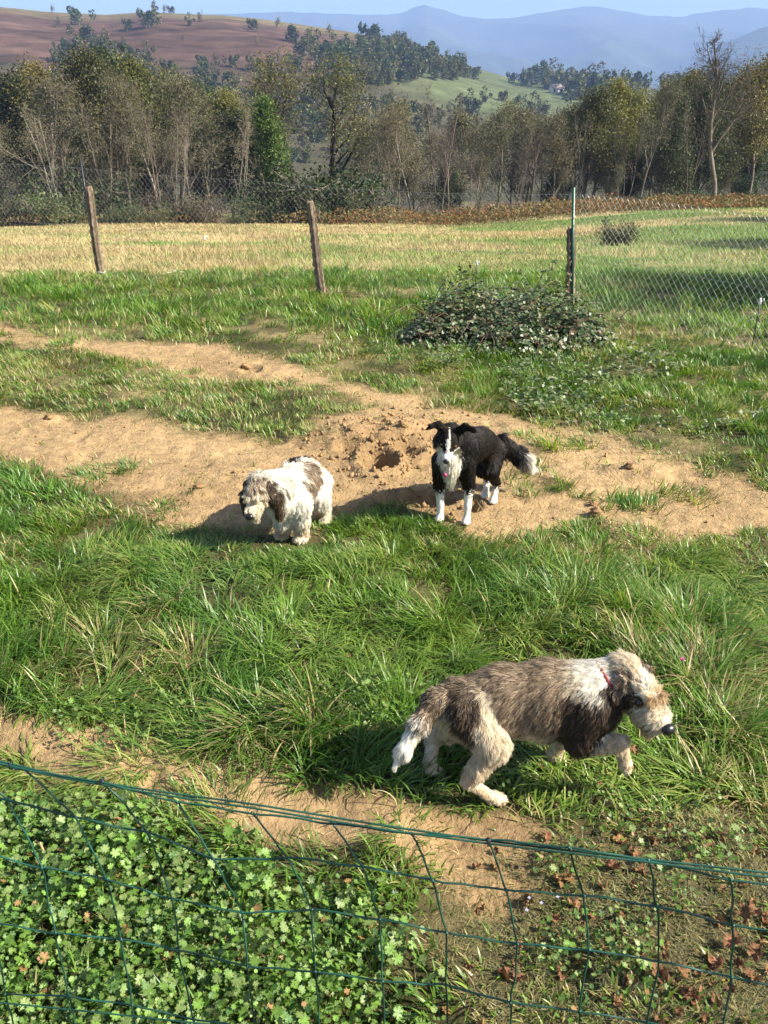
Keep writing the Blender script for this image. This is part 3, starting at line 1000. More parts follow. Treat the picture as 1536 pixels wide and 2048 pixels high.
SINGLES = [(102, 11, 2, 14, 'small bare tree on the hill skyline at the far left'), (143, 20, 2, 13, 'tiny pale tree on the left skyline'), (312, 27, 1, 16, 'pair of skyline trees, the left one'),
           (278, 27, 2, 10, 'faint bare tree on the skyline left of the skyline group'), (328, 25, 2, 17, 'thin skyline tree in the middle of the skyline group'), (341, 26, 0, 15, 'round dark skyline tree at the right of the skyline group'),
           (158, 50, 0, 32, 'round dark tree on the red hillside at the far left'), (118, 55, 2, 20, 'small pale tree beside the round dark hillside tree'),
           (255, 62, 0, 24, 'dark bushy tree above the hedge on the red hillside'), (292, 55, 0, 34, 'large dark tree on the red hillside below the skyline group'), (310, 50, 1, 34, 'taller olive tree right of the large dark hillside tree'),
           (383, 52, 1, 20, 'yellowish tree on the upper red hillside'), (398, 44, 2, 20, 'thin grey tree right of the yellowish hillside tree'), (503, 60, 0, 22, 'lone dark round tree high on the red hillside'),
           (555, 55, 2, 20, 'lone pale yellow tree high on the hillside'), (660, 73, 2, 24, 'lone pale tree on the right shoulder of the hill'), (593, 88, 0, 34, 'dark tree at the upper edge of the scrub'),
           (512, 90, 2, 20, 'small pale tree in the middle of the red hillside'), (368, 82, 2, 14, 'tiny pale tree on the red slope'), (429, 120, 2, 16, 'tiny tree low on the red slope'), (737, 90, 0, 42, 'tall dark tree at the top of the hill wood')]
for px, py, k, h, lb in SINGLES:
    put_far(px, py, k, h, lb, None, 548 if py < 30 else None)


def scatter_far(n, poly, kinds, hmin, hmax, label, group, seed):
    rg = np.random.default_rng(seed)
    poly = [(float(a), float(b)) for a, b in poly]
    xs = [p[0] for p in poly]; ys = [p[1] for p in poly]
    c = 0
    while c < n:
        a, b = rg.uniform(min(xs), max(xs)), rg.uniform(min(ys), max(ys))
        if poly_sd(np.array(a), np.array(b), poly) < 0:
            k = kinds[rg.integers(0, len(kinds))]
            put_far(a, b, k, rg.uniform(hmin, hmax), ('round dark ', 'olive ', 'pale bare ', 'pointed ')[k] + label.replace('hazy ', '').replace('dark ', ''), group)
            c += 1


scatter_far(190, [(610, 95), (690, 105), (735, 92), (800, 100), (860, 120), (920, 145), (965, 158), (900, 162), (830, 160), (760, 175), (690, 160)], [0, 0, 1, 1, 2], 20, 38,
            'tree of the mixed wood on the right shoulder of the hill', 'trees of the hill wood', 1)
scatter_far(110, [(100, 120), (170, 80), (230, 85), (300, 120), (420, 135), (520, 130), (600, 105), (690, 130), (690, 200), (560, 220), (400, 200), (100, 180)], [0, 0, 0, 1, 2], 16, 34,
            'tree of the scrubby wood across the foot of the red hill', 'trees across the foot of the red hill', 2)
scatter_far(34, [(1030, 172), (1060, 160), (1130, 162), (1220, 172), (1260, 190), (1180, 215), (1130, 190), (1050, 178)], [0, 1, 1, 2], 22, 42,
            'tree around the small farm on the green rise', 'trees around the far farm', 3)
scatter_far(22, [(1150, 185), (1300, 180), (1536, 170), (1560, 220), (1150, 240)], [0, 0, 1], 30, 55, 'dark tree on the far rise behind the right hand row', 'trees on the right far rise', 4)
scatter_far(60, [(530, 190), (760, 200), (1000, 240), (1150, 240), (1150, 330), (530, 330)], [0, 0, 1, 1, 2], 28, 52, 'hazy tree in the valley behind the meadow wood', 'trees in the valley behind the wood', 7)
scatter_far(34, [(760, 200), (900, 190), (1050, 205), (1120, 235), (900, 260), (760, 250)], [1, 2, 0], 12, 26, 'tree scattered in the green pastures', 'trees in the pastures', 6)
for px, h in ((1205, 34), (1212, 30), (1219, 32), (1226, 26), (1234, 28)):
    put_far(px, 172, 3, h, 'pointed dark conifer in the small row on the far rise', 'conifers on the far rise')
put_far(1094, 166, 0, 42, 'tall round dark tree above the far farm', None)
put_far(1021, 166, 0, 22, 'round dark tree at the top of the green pasture', None)


# houses of the valley
def house(px, py, w, d, h, label, rot):
    q = march(hz, px, py, 166, 620, 700)
    root = thing('farmhouse', label, 'house', tuple(q - np.array((0, 0, 0.3))))
    root.rotation_euler = (0, 0, rot)
    a = MB(); a.box((0, 0, h / 2), (w, d, h)); 
    a.add([(-w / 2, -d / 2, h), (-w / 2, d / 2, h), (-w / 2, 0, h + d * 0.38), (w / 2, -d / 2, h), (w / 2, d / 2, h), (w / 2, 0, h + d * 0.38)], [(0, 2, 1), (3, 4, 5)])
    a.build('wall', M['wall'], root, False)
    r = MB()
    for s in (-1, 1):
        n = unit((0, s * 0.38, 0.5))
        e = [(-w / 2 - .3, s * (d / 2 + .4), h - .25), (w / 2 + .3, s * (d / 2 + .4), h - .25), (w / 2 + .3, 0, h + d * 0.38 + .05), (-w / 2 - .3, 0, h + d * 0.38 + .05)]
        e2 = [tuple(np.array(v) + n * 0.18) for v in e]
        r.add(e + e2, [(0, 1, 2, 3), (4, 5, 6, 7), (0, 1, 5, 4), (1, 2, 6, 5), (3, 0, 4, 7)])
    r.build('roof', M['roof'], root, False)
    for k in (-0.3, 0.3):
        g = MB(); g.box((w * k, -d / 2 - 0.03, h * 0.55), (1.0, 0.1, 1.3)); g.build('window', M['blackpost'], root, False)
    g = MB(); g.box((0, -d / 2 - 0.03, 1.0), (1.1, 0.1, 2.0)); g.build('door', M['wood'], root, False)


house(1112, 186, 5.6, 4, 2.2, 'small white house on the green rise among trees', 0.25)
house(1133, 161, 4, 3.2, 2.0, 'tiny pale house half hidden above the white house', -0.3)
house(728, 226, 3.4, 2.6, 1.8, 'tiny pale shed in the valley behind the forked tree', 0.2)


# ------------------------------------------------------------------ grass
def blades(name, xy, h, w, az, th0, th1, col, seg=3, m=None, label=None, tip=0.0, colbase=None, flatten=None):
    """individual grass blades as one mesh"""
    n = len(xy)
    z = gz(xy[:, 0], xy[:, 1])
    root = np.stack([xy[:, 0], xy[:, 1], z - 0.005], 1)
    dirh = np.stack([np.cos(az), np.sin(az), np.zeros(n)], 1)
    tw = az + math.pi / 2 + rng.normal(size=n) * 0.5
    side = np.stack([np.cos(tw), np.sin(tw), np.zeros(n)], 1)
    pts = [root]
    for i in range(seg):
        th = th0 + th1 * (i + 0.5) / seg
        step = (h / seg)[:, None]
        pts.append(pts[-1] + step * (np.sin(th)[:, None] * dirh + np.cos(th)[:, None] * np.array((0, 0, 1.0))))
    prof = {4: (0.75, 1.0, 0.9, 0.6), 3: (0.75, 1.0, 0.7), 2: (0.9, 0.8), 1: (1.0,)}[seg]
    V = []
    for i in range(seg):
        V += [pts[i] - side * (w * prof[i] / 2)[:, None], pts[i] + side * (w * prof[i] / 2)[:, None]]
    V.append(pts[seg])
    V = np.stack(V, 1)
    nv = 2 * seg + 1
    V[:, 2:, 2] = np.maximum(V[:, 2:, 2], z[:, None] + 0.004)
    base = np.arange(n)[:, None] * nv
    fs, ls = [], []
    for i in range(seg - 1):
        fs.append(np.array([2 * i, 2 * i + 1, 2 * i + 3, 2 * i + 2])); ls.append(4)
    fs.append(np.array([2 * seg - 2, 2 * seg - 1, 2 * seg])); ls.append(3)
    F = (base + np.concatenate(fs)[None]).ravel()
    Lt = np.tile(ls, n)
    cb = col if colbase is None else colbase
    fr = np.array([0, 0, 0.5, 0.5, 0.9, 0.9, 1.0])[:nv] if seg == 3 else np.linspace(0, 1, nv)
    C = cb[:, None, :] * (1 - fr)[None, :, None] + col[:, None, :] * fr[None, :, None]
    me = make_mesh(name, V.reshape(-1, 3), F, Lt, np.clip(C.reshape(-1, 3), 0.004, 0.9))
    return tag(link(name, me, m or M['grass']), label, kind='stuff')


def in_view(x, y, pad=0.5):
    return np.abs(x) < 0.47 * (y * CP + CAM_H * SP) + pad


def tufted(n, y0, y1, seed, spacing):
    """positions gathered into tufts: returns xy, vector from the tuft's middle, tuft random"""
    rg = np.random.default_rng(seed)
    area = (y1 - y0) * (0.94 * ((y0 + y1) / 2 * CP + 0.89) + 1.0)
    nt = int(area / spacing ** 2)
    ty = rg.uniform(y0, y1, nt * 2)
    tx = rg.uniform(-1, 1, nt * 2) * (0.47 * (y1 * CP + 0.89) + 0.5)
    k = in_view(tx, ty)
    tx, ty = tx[k], ty[k]
    i = rg.integers(0, len(tx), n)
    tr = rg.random(len(tx))[i]
    r = rg.normal(size=(n, 2)) * spacing * 0.36
    return np.stack([tx[i] + r[:, 0], ty[i] + r[:, 1]], 1), r, tr, rg


G1 = np.array((0.054, 0.150, 0.014)); G2 = np.array((0.148, 0.268, 0.026)); G3 = np.array((0.30, 0.36, 0.085)); S1 = np.array((0.48, 0.38, 0.18)); BLU = np.array((0.085, 0.20, 0.050))
TUFTS = [flat(1270, 1068), flat(1010, 1092), flat(1085, 1085), flat(1160, 1062), flat(1240, 1010), flat(1290, 1012), flat(1100, 895), flat(1160, 885), flat(1200, 1100), flat(1400, 1000), flat(1340, 985),
         flat(1370, 1110), flat(800, 1075), flat(850, 1060), flat(930, 1085), flat(690, 1065), flat(1050, 870), flat(250, 935), flat(330, 1015), flat(180, 950), flat(560, 770), flat(380, 745), flat(120, 690), flat(820, 1690), flat(430, 1600), flat(240, 1545)]


def yard_grass(n, y0, y1, seed, spacing, hmul, wmul, name, label, seg):
    xy, r, tr, rg = tufted(n, y0, y1, seed, spacing)
    extra = np.array([t for t in TUFTS if y0 < t[1] < y1])
    if len(extra):
        m = 150 * len(extra)
        er = rg.normal(size=(m, 2)) * 0.065
        xy = np.concatenate([xy, np.repeat(extra, 150, 0) + er]); r = np.concatenate([r, er]); tr = np.concatenate([tr, np.repeat(rg.random(len(extra)), 150)])
    forced = np.arange(len(xy)) >= n
    n = len(xy)
    x, y = xy[:, 0], xy[:, 1]
    b = bare(x, y)
    mown = 1 - sstep(-0.05, 0.08, poly_sd(x, y, MOWN))
    weed = 1 - sstep(-0.05, 0.05, poly_sd(x, y, WEEDS))
    bram = 1 - sstep(-0.2, 0.3, poly_sd(x, y, BRAM))
    patch = fbm(x, y, 0.7, 131, 4)
    lush = np.clip(0.62 + 0.85 * patch, 0.05, 1.15)
    worn = sstep(4.9, 5.6, y) * sstep(9.2, 8.0, y) * sstep(1.5, -0.5, x)       # grazed turf between the two paths
    lush = lush * (1 - 0.35 * worn)
    gaps = sstep(0.30, 0.55, tr) if seg == 4 else np.ones(n)
    dens = np.clip(1 - 1.02 * b, 0, 1) * (0.35 + 0.65 * np.clip(lush, 0, 1)) * (1 - 0.55 * mown) * (1 - 0.62 * weed) * (1 - 0.10 * bram) * (0.45 + 0.55 * gaps)
    dens = np.maximum(dens, (0.015 + 0.10 * sstep(0.15, 0.5, fbm(x, y, 0.4, 133, 3))) * (b > 0.5))
    dens[forced] = 0.9
    for fx, fy in FEET[3:]:
        dens = dens * (1 - 0.75 * np.exp(-((x - fx) ** 2 + (y - fy - 0.02) ** 2) / 0.10 ** 2))
    hx, hy = flat(585, 1090)
    lowf = 1 - 0.55 * np.exp(-(((x - hx) / 0.35) ** 2 + ((y - hy) / 0.14) ** 2))
    k = rg.random(n) < dens
    xy, r, tr, x, y, b, lush, worn, mown, lowf, forced = xy[k], r[k], tr[k], x[k], y[k], b[k], lush[k], worn[k], mown[k], lowf[k], forced[k]
    n = len(xy)
    long_ = sstep(4.2, 3.6, y) * (1 - mown) * sstep(1.6, 2.2, y)
    h = (0.050 + 0.05 * rg.random(n) + (0.035 + 0.075 * rg.random(n)) * long_ + 0.06 * rg.random(n) * sstep(8.3, 9.6, y)) * (0.5 + 0.7 * lush) * (0.6 + 0.8 * tr)
    h = h * (1 - 0.55 * mown) * (1 - 0.4 * b * (~forced)) * hmul * lowf
    w = (0.0030 + 0.0042 * rg.random(n) * (0.5 + 0.5 * tr)) * wmul
    flow = 6.28 * fbm(x, y, 0.7, 141, 3) * 1.2 + 3.4 + 2.4 * (tr - 0.5)
    rad = np.arctan2(r[:, 1], r[:, 0])
    mixx = np.cos(flow) * 0.9 + np.cos(rad) * 0.8 + rg.normal(size=n) * 0.40
    mixy = np.sin(flow) * 0.7 + np.sin(rad) * 0.8 + rg.normal(size=n) * 0.40
    az = np.arctan2(mixy, mixx)
    comb = sstep(-0.1, 0.5, fbm(x, y, 0.6, 143, 3)) * long_                     # swathes combed flat
    th0 = np.abs(rg.normal(size=n)) * 0.28 + 0.15 + 0.45 * comb
    th1 = 0.45 + rg.random(n) * (0.8 + 0.9 * long_) + 0.35 * comb
    # species and age of the blades
    t1 = np.clip(0.5 + 0.9 * fbm(x, y, 0.40, 151, 3) + 0.22 * rg.normal(size=n) + 0.5 * (tr - 0.5), 0, 1)[:, None]
    col = G1 * (1 - t1) + G2 * t1
    blu = (sstep(0.1, 0.45, fbm(x, y, 0.7, 155, 3)) * (rg.random(n) < 0.5))[:, None]
    col = col + (BLU - col) * 0.6 * blu
    pale = (np.clip(sstep(0.0, 0.5, fbm(x, y, 0.45, 157, 3)) + 0.5 * comb, 0, 1) * (rg.random(n) < 0.5))[:, None]
    col = col + (G3 - col) * pale
    strawp = (rg.random(n) < (0.03 + 0.35 * np.clip(b, 0, 1) * (~forced) + 0.25 * worn + 0.25 * mown + 0.30 * sstep(0.15, 0.5, fbm(x, y, 0.5, 159, 3))))[:, None]
    col = np.where(strawp, S1 * (0.6 + 0.5 * rg.random((n, 1))), col)
    col = col * (0.75 + 0.5 * rg.random((n, 1)))
    cb = col * 0.75 + np.array((0.16, 0.15, 0.06)) * 0.25
    blades(name, xy, h, w, az, th0, th1, col, seg, M['grass'], label, colbase=cb)


yard_grass(140000, 1.35, 4.45, 1, 0.115, 0.92, 1.15, 'grass', 'long lush green grass of the near yard', 4)
yard_grass(120000, 4.3, 8.2, 2, 0.13, 1.0, 1.45, 'grass', 'short tufted grass between the bare paths', 3)
yard_grass(75000, 7.9, 13.2, 3, 0.18, 1.2, 2.1, 'grass', 'rough green grass along the back fence', 3)


def dry_thatch():
    """loose straws lying on the trodden earth and the mown corner"""
    rg = np.random.default_rng(77)
    n = 48000
    y = rg.uniform(1.3, 9.5, n) ** 1.0
    x = rg.uniform(-1, 1, n) * (0.47 * (y * CP + 0.89) + 0.4)
    b = bare(x, y)
    mown = 1 - sstep(-0.05, 0.08, poly_sd(x, y, MOWN))
    edge = np.exp(-((b - 0.55) / 0.3) ** 2)
    pt = sstep(-0.1, 0.5, fbm(x, y, 0.5, 161, 4))
    k = rg.random(n) < np.clip(0.75 * edge * (0.3 + pt) + 0.28 * b * pt + 0.7 * mown, 0, 1)
    x, y = x[k], y[k]
    m2 = 34000
    q = np.stack([rg.uniform(0.05, 1.3, m2), rg.uniform(1.3, 2.6, m2)], 1)
    s = poly_sd(q[:, 0], q[:, 1], MOWN) + 0.08 * fbm(q[:, 0], q[:, 1], 0.2, 163, 3)
    q = q[(s < 0) & (rg.random(m2) < 0.25 + 1.1 * np.clip(0.5 + fbm(q[:, 0], q[:, 1], 0.18, 165, 3) * 1.4, 0, 1))]
    xy = np.concatenate([np.stack([x, y], 1), q])
    n = len(xy)
    mw = (1 - sstep(-0.05, 0.08, poly_sd(xy[:, 0], xy[:, 1], MOWN)))[:, None]
    c = np.array((0.50, 0.38, 0.18)) * (0.6 + 0.6 * rg.random((n, 1)))
    c2 = (np.array((0.185, 0.175, 0.070)) + np.array((0.12, 0.10, 0.04)) * rg.normal(size=(n, 1)) * 0.7)
    c = c * (1 - mw) + np.clip(c2, 0.05, 0.6) * mw
    h = (0.03 + 0.06 * rg.random(n)) * (1 - 0.35 * mw[:, 0])
    blades('straw', xy, h, 0.0016 + 0.0016 * rg.random(n) + 0.0004 * xy[:, 1], rg.random(n) * 6.28, 1.1 + 0.42 * rg.random(n), rg.normal(size=n) * 0.25, c, 2, M['straw'], 'loose dry straws and grass clippings on the ground')


dry_thatch()


def meadow():
    rg = np.random.default_rng(78)
    n = 150000
    u = rg.random(n)
    y = 11.6 * (49 / 11.6) ** (u ** 0.9)
    x = rg.uniform(-1, 1, n) * (0.47 * (y * CP + 0.89) + 1.0)
    fd = field_dry(x, y)
    k = rg.random(n) < (0.55 + 0.45 * np.clip(0.5 + fbm(x, y, 1.2, 171, 3), 0, 1))
    x, y, fd = x[k], y[k], fd[k]
    n = len(x)
    h = (0.07 + 0.13 * rg.random(n)) * (0.7 + 0.5 * fd) * (0.8 + 0.5 * np.clip(fbm(x, y, 2.0, 173, 3), -0.5, 1))
    w = 0.0011 * y ** 0.95 * (0.6 + 0.8 * rg.random(n)) * 0.75
    dry = rg.random(n) < fd
    c = np.where(dry[:, None], np.array((0.50, 0.40, 0.20)) * (0.55 + 0.5 * rg.random((n, 1)) + 0.35 * fbm(x, y, 1.5, 177, 3)[:, None]), (G2 * 0.9 + 0.03) * (0.7 + 0.6 * rg.random((n, 1))))
    az = rg.normal(size=n) * 1.6 + 3.6 + 2.0 * fbm(x, y, 3.0, 175, 2)
    blades('meadow_grass', np.stack([x, y], 1), h, w, az, 0.15 + 0.5 * rg.random(n), 0.3 + 0.9 * rg.random(n), c, 2, M['straw'], 'dry tawny grass of the meadow beyond the fence')


meadow()


def bracken():
    rg = np.random.default_rng(79)
    n = 48000
    px = rg.uniform(-60, 1620, n)
    y = rg.uniform(41.0, 50.0, n)
    x = (px - 768) / FPX * (y * CP + 2)
    amt = np.interp(px, [-60, 0, 480, 560, 740, 900, 1100, 1250, 1620], [0.12, 0.18, 0.15, 0.4, 0.7, 1.0, 1.0, 1.0, 0.95])
    y0 = np.interp(px, [0, 480, 700, 900, 1150, 1300, 1620], [46, 46, 44.5, 43, 41.5, 41, 41]) + 1.5 * fbm(x, y, 3, 181, 3)
    k = (rg.random(n) < amt) & (y > y0)
    x, y, px = x[k], y[k], px[k]
    n = len(x)
    hgt = (0.35 + 0.55 * np.clip(0.5 + fbm(x, y, 2.2, 183, 3), 0, 1.2))
    z = gz(x, y) + hgt * rg.random(n) ** 0.6
    t = np.clip(0.5 + 0.7 * fbm(x, y, 2.5, 185, 3) + 0.3 * rg.normal(size=n), 0, 1)[:, None]
    c = np.array((0.27, 0.125, 0.045)) * t + np.array((0.20, 0.150, 0.065)) * (1 - t)
    grn = (rg.random(n) < 0.28)[:, None]
    c = np.where(grn, np.array((0.10, 0.12, 0.035)), c) * (0.7 + 0.6 * rg.random((n, 1)))
    me = leaf_mesh('bracken', np.stack([x, y, z], 1), 0.125 * (0.6 + 0.8 * rg.random(n)), c, 0.6, rg)
    tag(link('bracken', me, M['straw']), 'band of rusty orange bracken along the foot of the trees', kind='stuff')


bracken()


# ------------------------------------------------------------------ weeds, brambles
def lobed_leaf(lobes=5, r=1.0, notch=0.24):
    """outline of a rounded leaf cut into scalloped lobes, stalk at the origin, tip along +x"""
    out = [(0.02, 0.0)]
    n = lobes * 6
    for i in range(n + 1):
        a = -2.55 + 5.1 * i / n
        ph = (i / 6.0) % 1.0
        k = (1 - notch * abs(math.cos(ph * math.pi)) ** 9) * (0.86 + 0.14 * math.cos(a)) * (1 + 0.085 * (1 if i % 2 else -1))
        out.append((0.42 * r + 0.50 * r * k * math.cos(a), 0.52 * r * k * math.sin(a)))
    return np.array(out)


def leaves_field(name, pos, nrm, dirs, size, cols, outline, m, label, cup=0.18, parent=None):
    """lobed leaves as fans, each with its own tilt and cupping"""
    n, k = len(pos), len(outline)
    nrm = unit(nrm)
    ax = unit(dirs - nrm * np.sum(dirs * nrm, 1, keepdims=True))
    ay = np.cross(nrm, ax)
    ox, oy = outline[:, 0], outline[:, 1]
    cen = outline.mean(0)
    rr = ((ox - cen[0]) ** 2 + oy ** 2)
    rip = 0.10 * np.sin(np.arange(k) * 2.5)
    V = pos[:, None] + size[:, None, None] * (ox[None, :, None] * ax[:, None] + oy[None, :, None] * ay[:, None] + (cup * rr + rip * 0.4)[None, :, None] * nrm[:, None])
    C0 = pos + size[:, None] * cen[0] * ax
    V = np.concatenate([C0[:, None], V], 1)
    base = np.arange(n)[:, None, None] * (k + 1)
    j = np.arange(k)
    tri = np.stack([np.zeros(k, int), 1 + j, 1 + (j + 1) % k], 1)[None]
    F = (base + tri).ravel()
    C = np.repeat(cols[:, None], k + 1, 1)
    C[:, 0] *= 1.25
    me = make_mesh(name, V.reshape(-1, 3), F, np.full(n * k, 3), np.clip(C.reshape(-1, 3), 0.004, 0.9))
    o = link(name, me, m, parent)
    o['kind'] = 'stuff'
    if label: o['label'] = label
    return o


def weeds():
    rg = np.random.default_rng(91)
    ctr = []
    while len(ctr) < 2100:
        x, y = rg.uniform(-1.6, 0.6), rg.uniform(1.25, 2.4)
        s = poly_sd(np.array(x), np.array(y), WEEDS) + 0.10 * fbm(np.array(x), np.array(y), 0.25, 191, 3)
        if s < 0 and rg.random() < 0.15 + 0.85 * sstep(-0.25, 0.15, fbm(np.array(x), np.array(y), 0.3, 193, 2)):
            ctr.append((x, y, 1.0))
    for _ in range(260):                                     # thinner growth along the path and the long grass
        px, py = rg.uniform(100, 1000), rg.uniform(1380, 1500)
        x, y = flat(px, py)
        ctr.append((x, y, 0.75))
    for _ in range(430):
        x, y = flat(rg.uniform(950, 1530), rg.uniform(1540, 2040))
        if float(fbm(np.array(x), np.array(y), 0.3, 199, 2)) < 0.05: continue
        ctr.append((x, y, rg.uniform(0.45, 0.8)))
    pos, dirs, nrm, size, cols = [], [], [], [], []
    for x, y, s in ctr:
        n = rg.integers(4, 8)
        a0 = rg.random() * 6.28
        tone, tone2 = rg.random(), rg.random()
        z = float(gz(np.array(x), np.array(y)))
        for i in range(n):
            a = a0 + 6.28 * i / n + rg.normal() * 0.25
            rr = 0.010 + 0.028 * rg.random()
            d = np.array((math.cos(a), math.sin(a), 0.1 + 0.3 * rg.random()))
            pos.append((x + d[0] * rr, y + d[1] * rr, z + 0.02 + (0.03 + 0.09 * sstep(-0.3, 0.4, float(fbm(np.array(x), np.array(y), 0.22, 195, 2)))) * rg.random() * s))
            dirs.append(d)
            nrm.append((rg.normal() * 0.60 + d[0] * 0.25, rg.normal() * 0.60 + d[1] * 0.25, 1.0))
            size.append((0.012 + 0.020 * rg.random() ** 1.5 + (0.012 if tone2 > 0.92 else 0)) * s * (0.75 + 0.5 * tone))
            g = np.array((0.120, 0.215, 0.036)) * (0.6 + 0.75 * rg.random())
            if tone > 0.80: g = np.array((0.17, 0.235, 0.070)) * (0.75 + 0.45 * rg.random())
            if tone < 0.25: g = np.array((0.055, 0.120, 0.024)) * (0.8 + 0.5 * rg.random())
            if rg.random() < 0.02: g = np.array((0.28, 0.16, 0.06))
            cols.append(g)
    sel = rg.random(len(pos)) < 0.55
    arr = [np.array(q) for q in (pos, nrm, dirs, size, cols)]
    leaves_field('weeds', *[q[~sel] for q in arr], lobed_leaf(7, 1.0, 0.30), M['weed'], 'small scalloped weed leaves mixed into the corner behind the wire')
    leaves_field('weeds', *[q[sel] for q in arr], lobed_leaf(5, 1.0, 0.42), M['weed'], 'scalloped green weed leaves carpeting the corner behind the wire')


weeds()


def bramble_leaf_outline():
    return np.array([(0, 0), (0.22, -0.24), (0.5, -0.32), (0.78, -0.2), (1.05, 0), (0.78, 0.2), (0.5, 0.32), (0.22, 0.24)])


def brambles():
    rg = np.random.default_rng(95)
    cx, cy = P(1000, 660, 8.75)[0], 8.75
    root = thing('bramble_bush', 'dark bramble mound in front of the green fence post', 'bramble bush', (cx, cy, float(gz(np.array(cx), np.array(cy)))))
    pos, nrm, dirs, size, cols = [], [], [], [], []
    stems = MB()
    lobes = [(0, 0, 0.85, 0.50), (-0.55, -0.05, 0.55, 0.42), (0.5, 0.1, 0.60, 0.44), (0.1, -0.35, 0.6, 0.36), (-0.15, 0.3, 0.6, 0.46), (0.85, -0.15, 0.40, 0.36), (-0.8, -0.25, 0.35, 0.25), (0.45, 0.25, 0.5, 0.62), (-0.25, 0.2, 0.55, 0.56)]
    cnt = 0
    while cnt < 4200:
        lx, ly, lr, lh = lobes[rg.integers(0, len(lobes))]
        d = unit(rg.normal(size=3)); d[2] = abs(d[2])
        k = 0.62 + 0.46 * rg.random()
        k *= 1 + 0.45 * float(fbm(np.array(lx + d[0]), np.array(ly + d[1] + d[2]), 0.35, 193, 2))
        p = np.array(((lx + d[0] * lr * k) * 0.93, ly + d[1] * lr * k * 0.75, d[2] * lh * k))
        if p[2] < 0.02: continue
        cnt += 1
        az = rg.random() * 6.28
        for j in (-0.9, 0, 0.9):
            dd = np.array((math.cos(az + j), math.sin(az + j), -0.15 + 0.3 * rg.normal() * 0.5))
            pos.append(p + dd * 0.012); dirs.append(dd)
            nrm.append(d * 0.8 + np.array((0, 0, 0.6)) + rg.normal(size=3) * 0.45)
            size.append(0.022 + 0.034 * rg.random())
            c = np.array((0.055, 0.088, 0.030)) * (0.5 + 1.0 * rg.random())
            if rg.random() < 0.22: c = np.array((0.15, 0.11, 0.060))
            if rg.random() < 0.20: c = np.array((0.17, 0.19, 0.105))  # paler leaves with the sun's glint put into their colour
            cols.append(c)
    for i in range(60):
        a = rg.random() * 6.28
        p = np.array((rg.normal() * 0.50, rg.normal() * 0.28, 0.05))
        d = unit(np.array((math.cos(a), math.sin(a) * 0.7, 1.5)))
        pts = [p]
        for s in range(9):
            d = unit(d + np.array((0, 0, -0.22)) + rg.normal(size=3) * 0.14)
            q = pts[-1] + d * 0.095
            if q[2] < 0.03: q[2] = 0.03
            pts.append(q)
        stems.tube(pts, np.linspace(0.0055, 0.0025, len(pts)), 4, (0.13, 0.075, 0.055) if i % 2 else (0.17, 0.15, 0.08), caps=False)
    stems.build('stems', M['wood'], root)['kind'] = 'stuff'
    leaves_field('leaves', np.array(pos), np.array(nrm), np.array(dirs), np.array(size), np.array(cols), bramble_leaf_outline(), M['bramble'], None, 0.1, root)
    # runners creeping over the grass below the mound
    pos, nrm, dirs, size, cols = [], [], [], [], []
    cnt = 0
    while cnt < 850:
        x, y = rg.uniform(0.0, 4.6), rg.uniform(5.6, 9.2)
        s = float(poly_sd(np.array(x), np.array(y), BRAM))
        if s > 0.05 or float(fbm(np.array(x), np.array(y), 0.6, 197, 3)) < -0.05 + 0.45 * rg.random() * rg.random() + 0.05 * (x > 2.0): continue
        cnt += 1
        z = float(gz(np.array(x), np.array(y))) + 0.04 + 0.12 * rg.random()
        az = rg.random() * 6.28
        for j in (-0.9, 0, 0.9):
            dd = np.array((math.cos(az + j), math.sin(az + j), 0.1 * rg.normal()))
            pos.append(np.array((x, y, z)) + dd * 0.012); dirs.append(dd)
            nrm.append(np.array((0, 0, 1.0)) + rg.normal(size=3) * 0.4)
            size.append(0.022 + 0.026 * rg.random())
            c = np.array((0.080, 0.120, 0.036)) * (0.6 + 0.8 * rg.random())
            if rg.random() < 0.30: c = np.array((0.20, 0.21, 0.105)) * (0.7 + 0.5 * rg.random())  # sun-glint tone painted on some runner leaves
            cols.append(c)
    leaves_field('bramble_runners', np.array(pos), np.array(nrm), np.array(dirs), np.array(size), np.array(cols), bramble_leaf_outline(), M['bramble'], 'low bramble runners spreading over the grass below the mound', 0.1)


brambles()


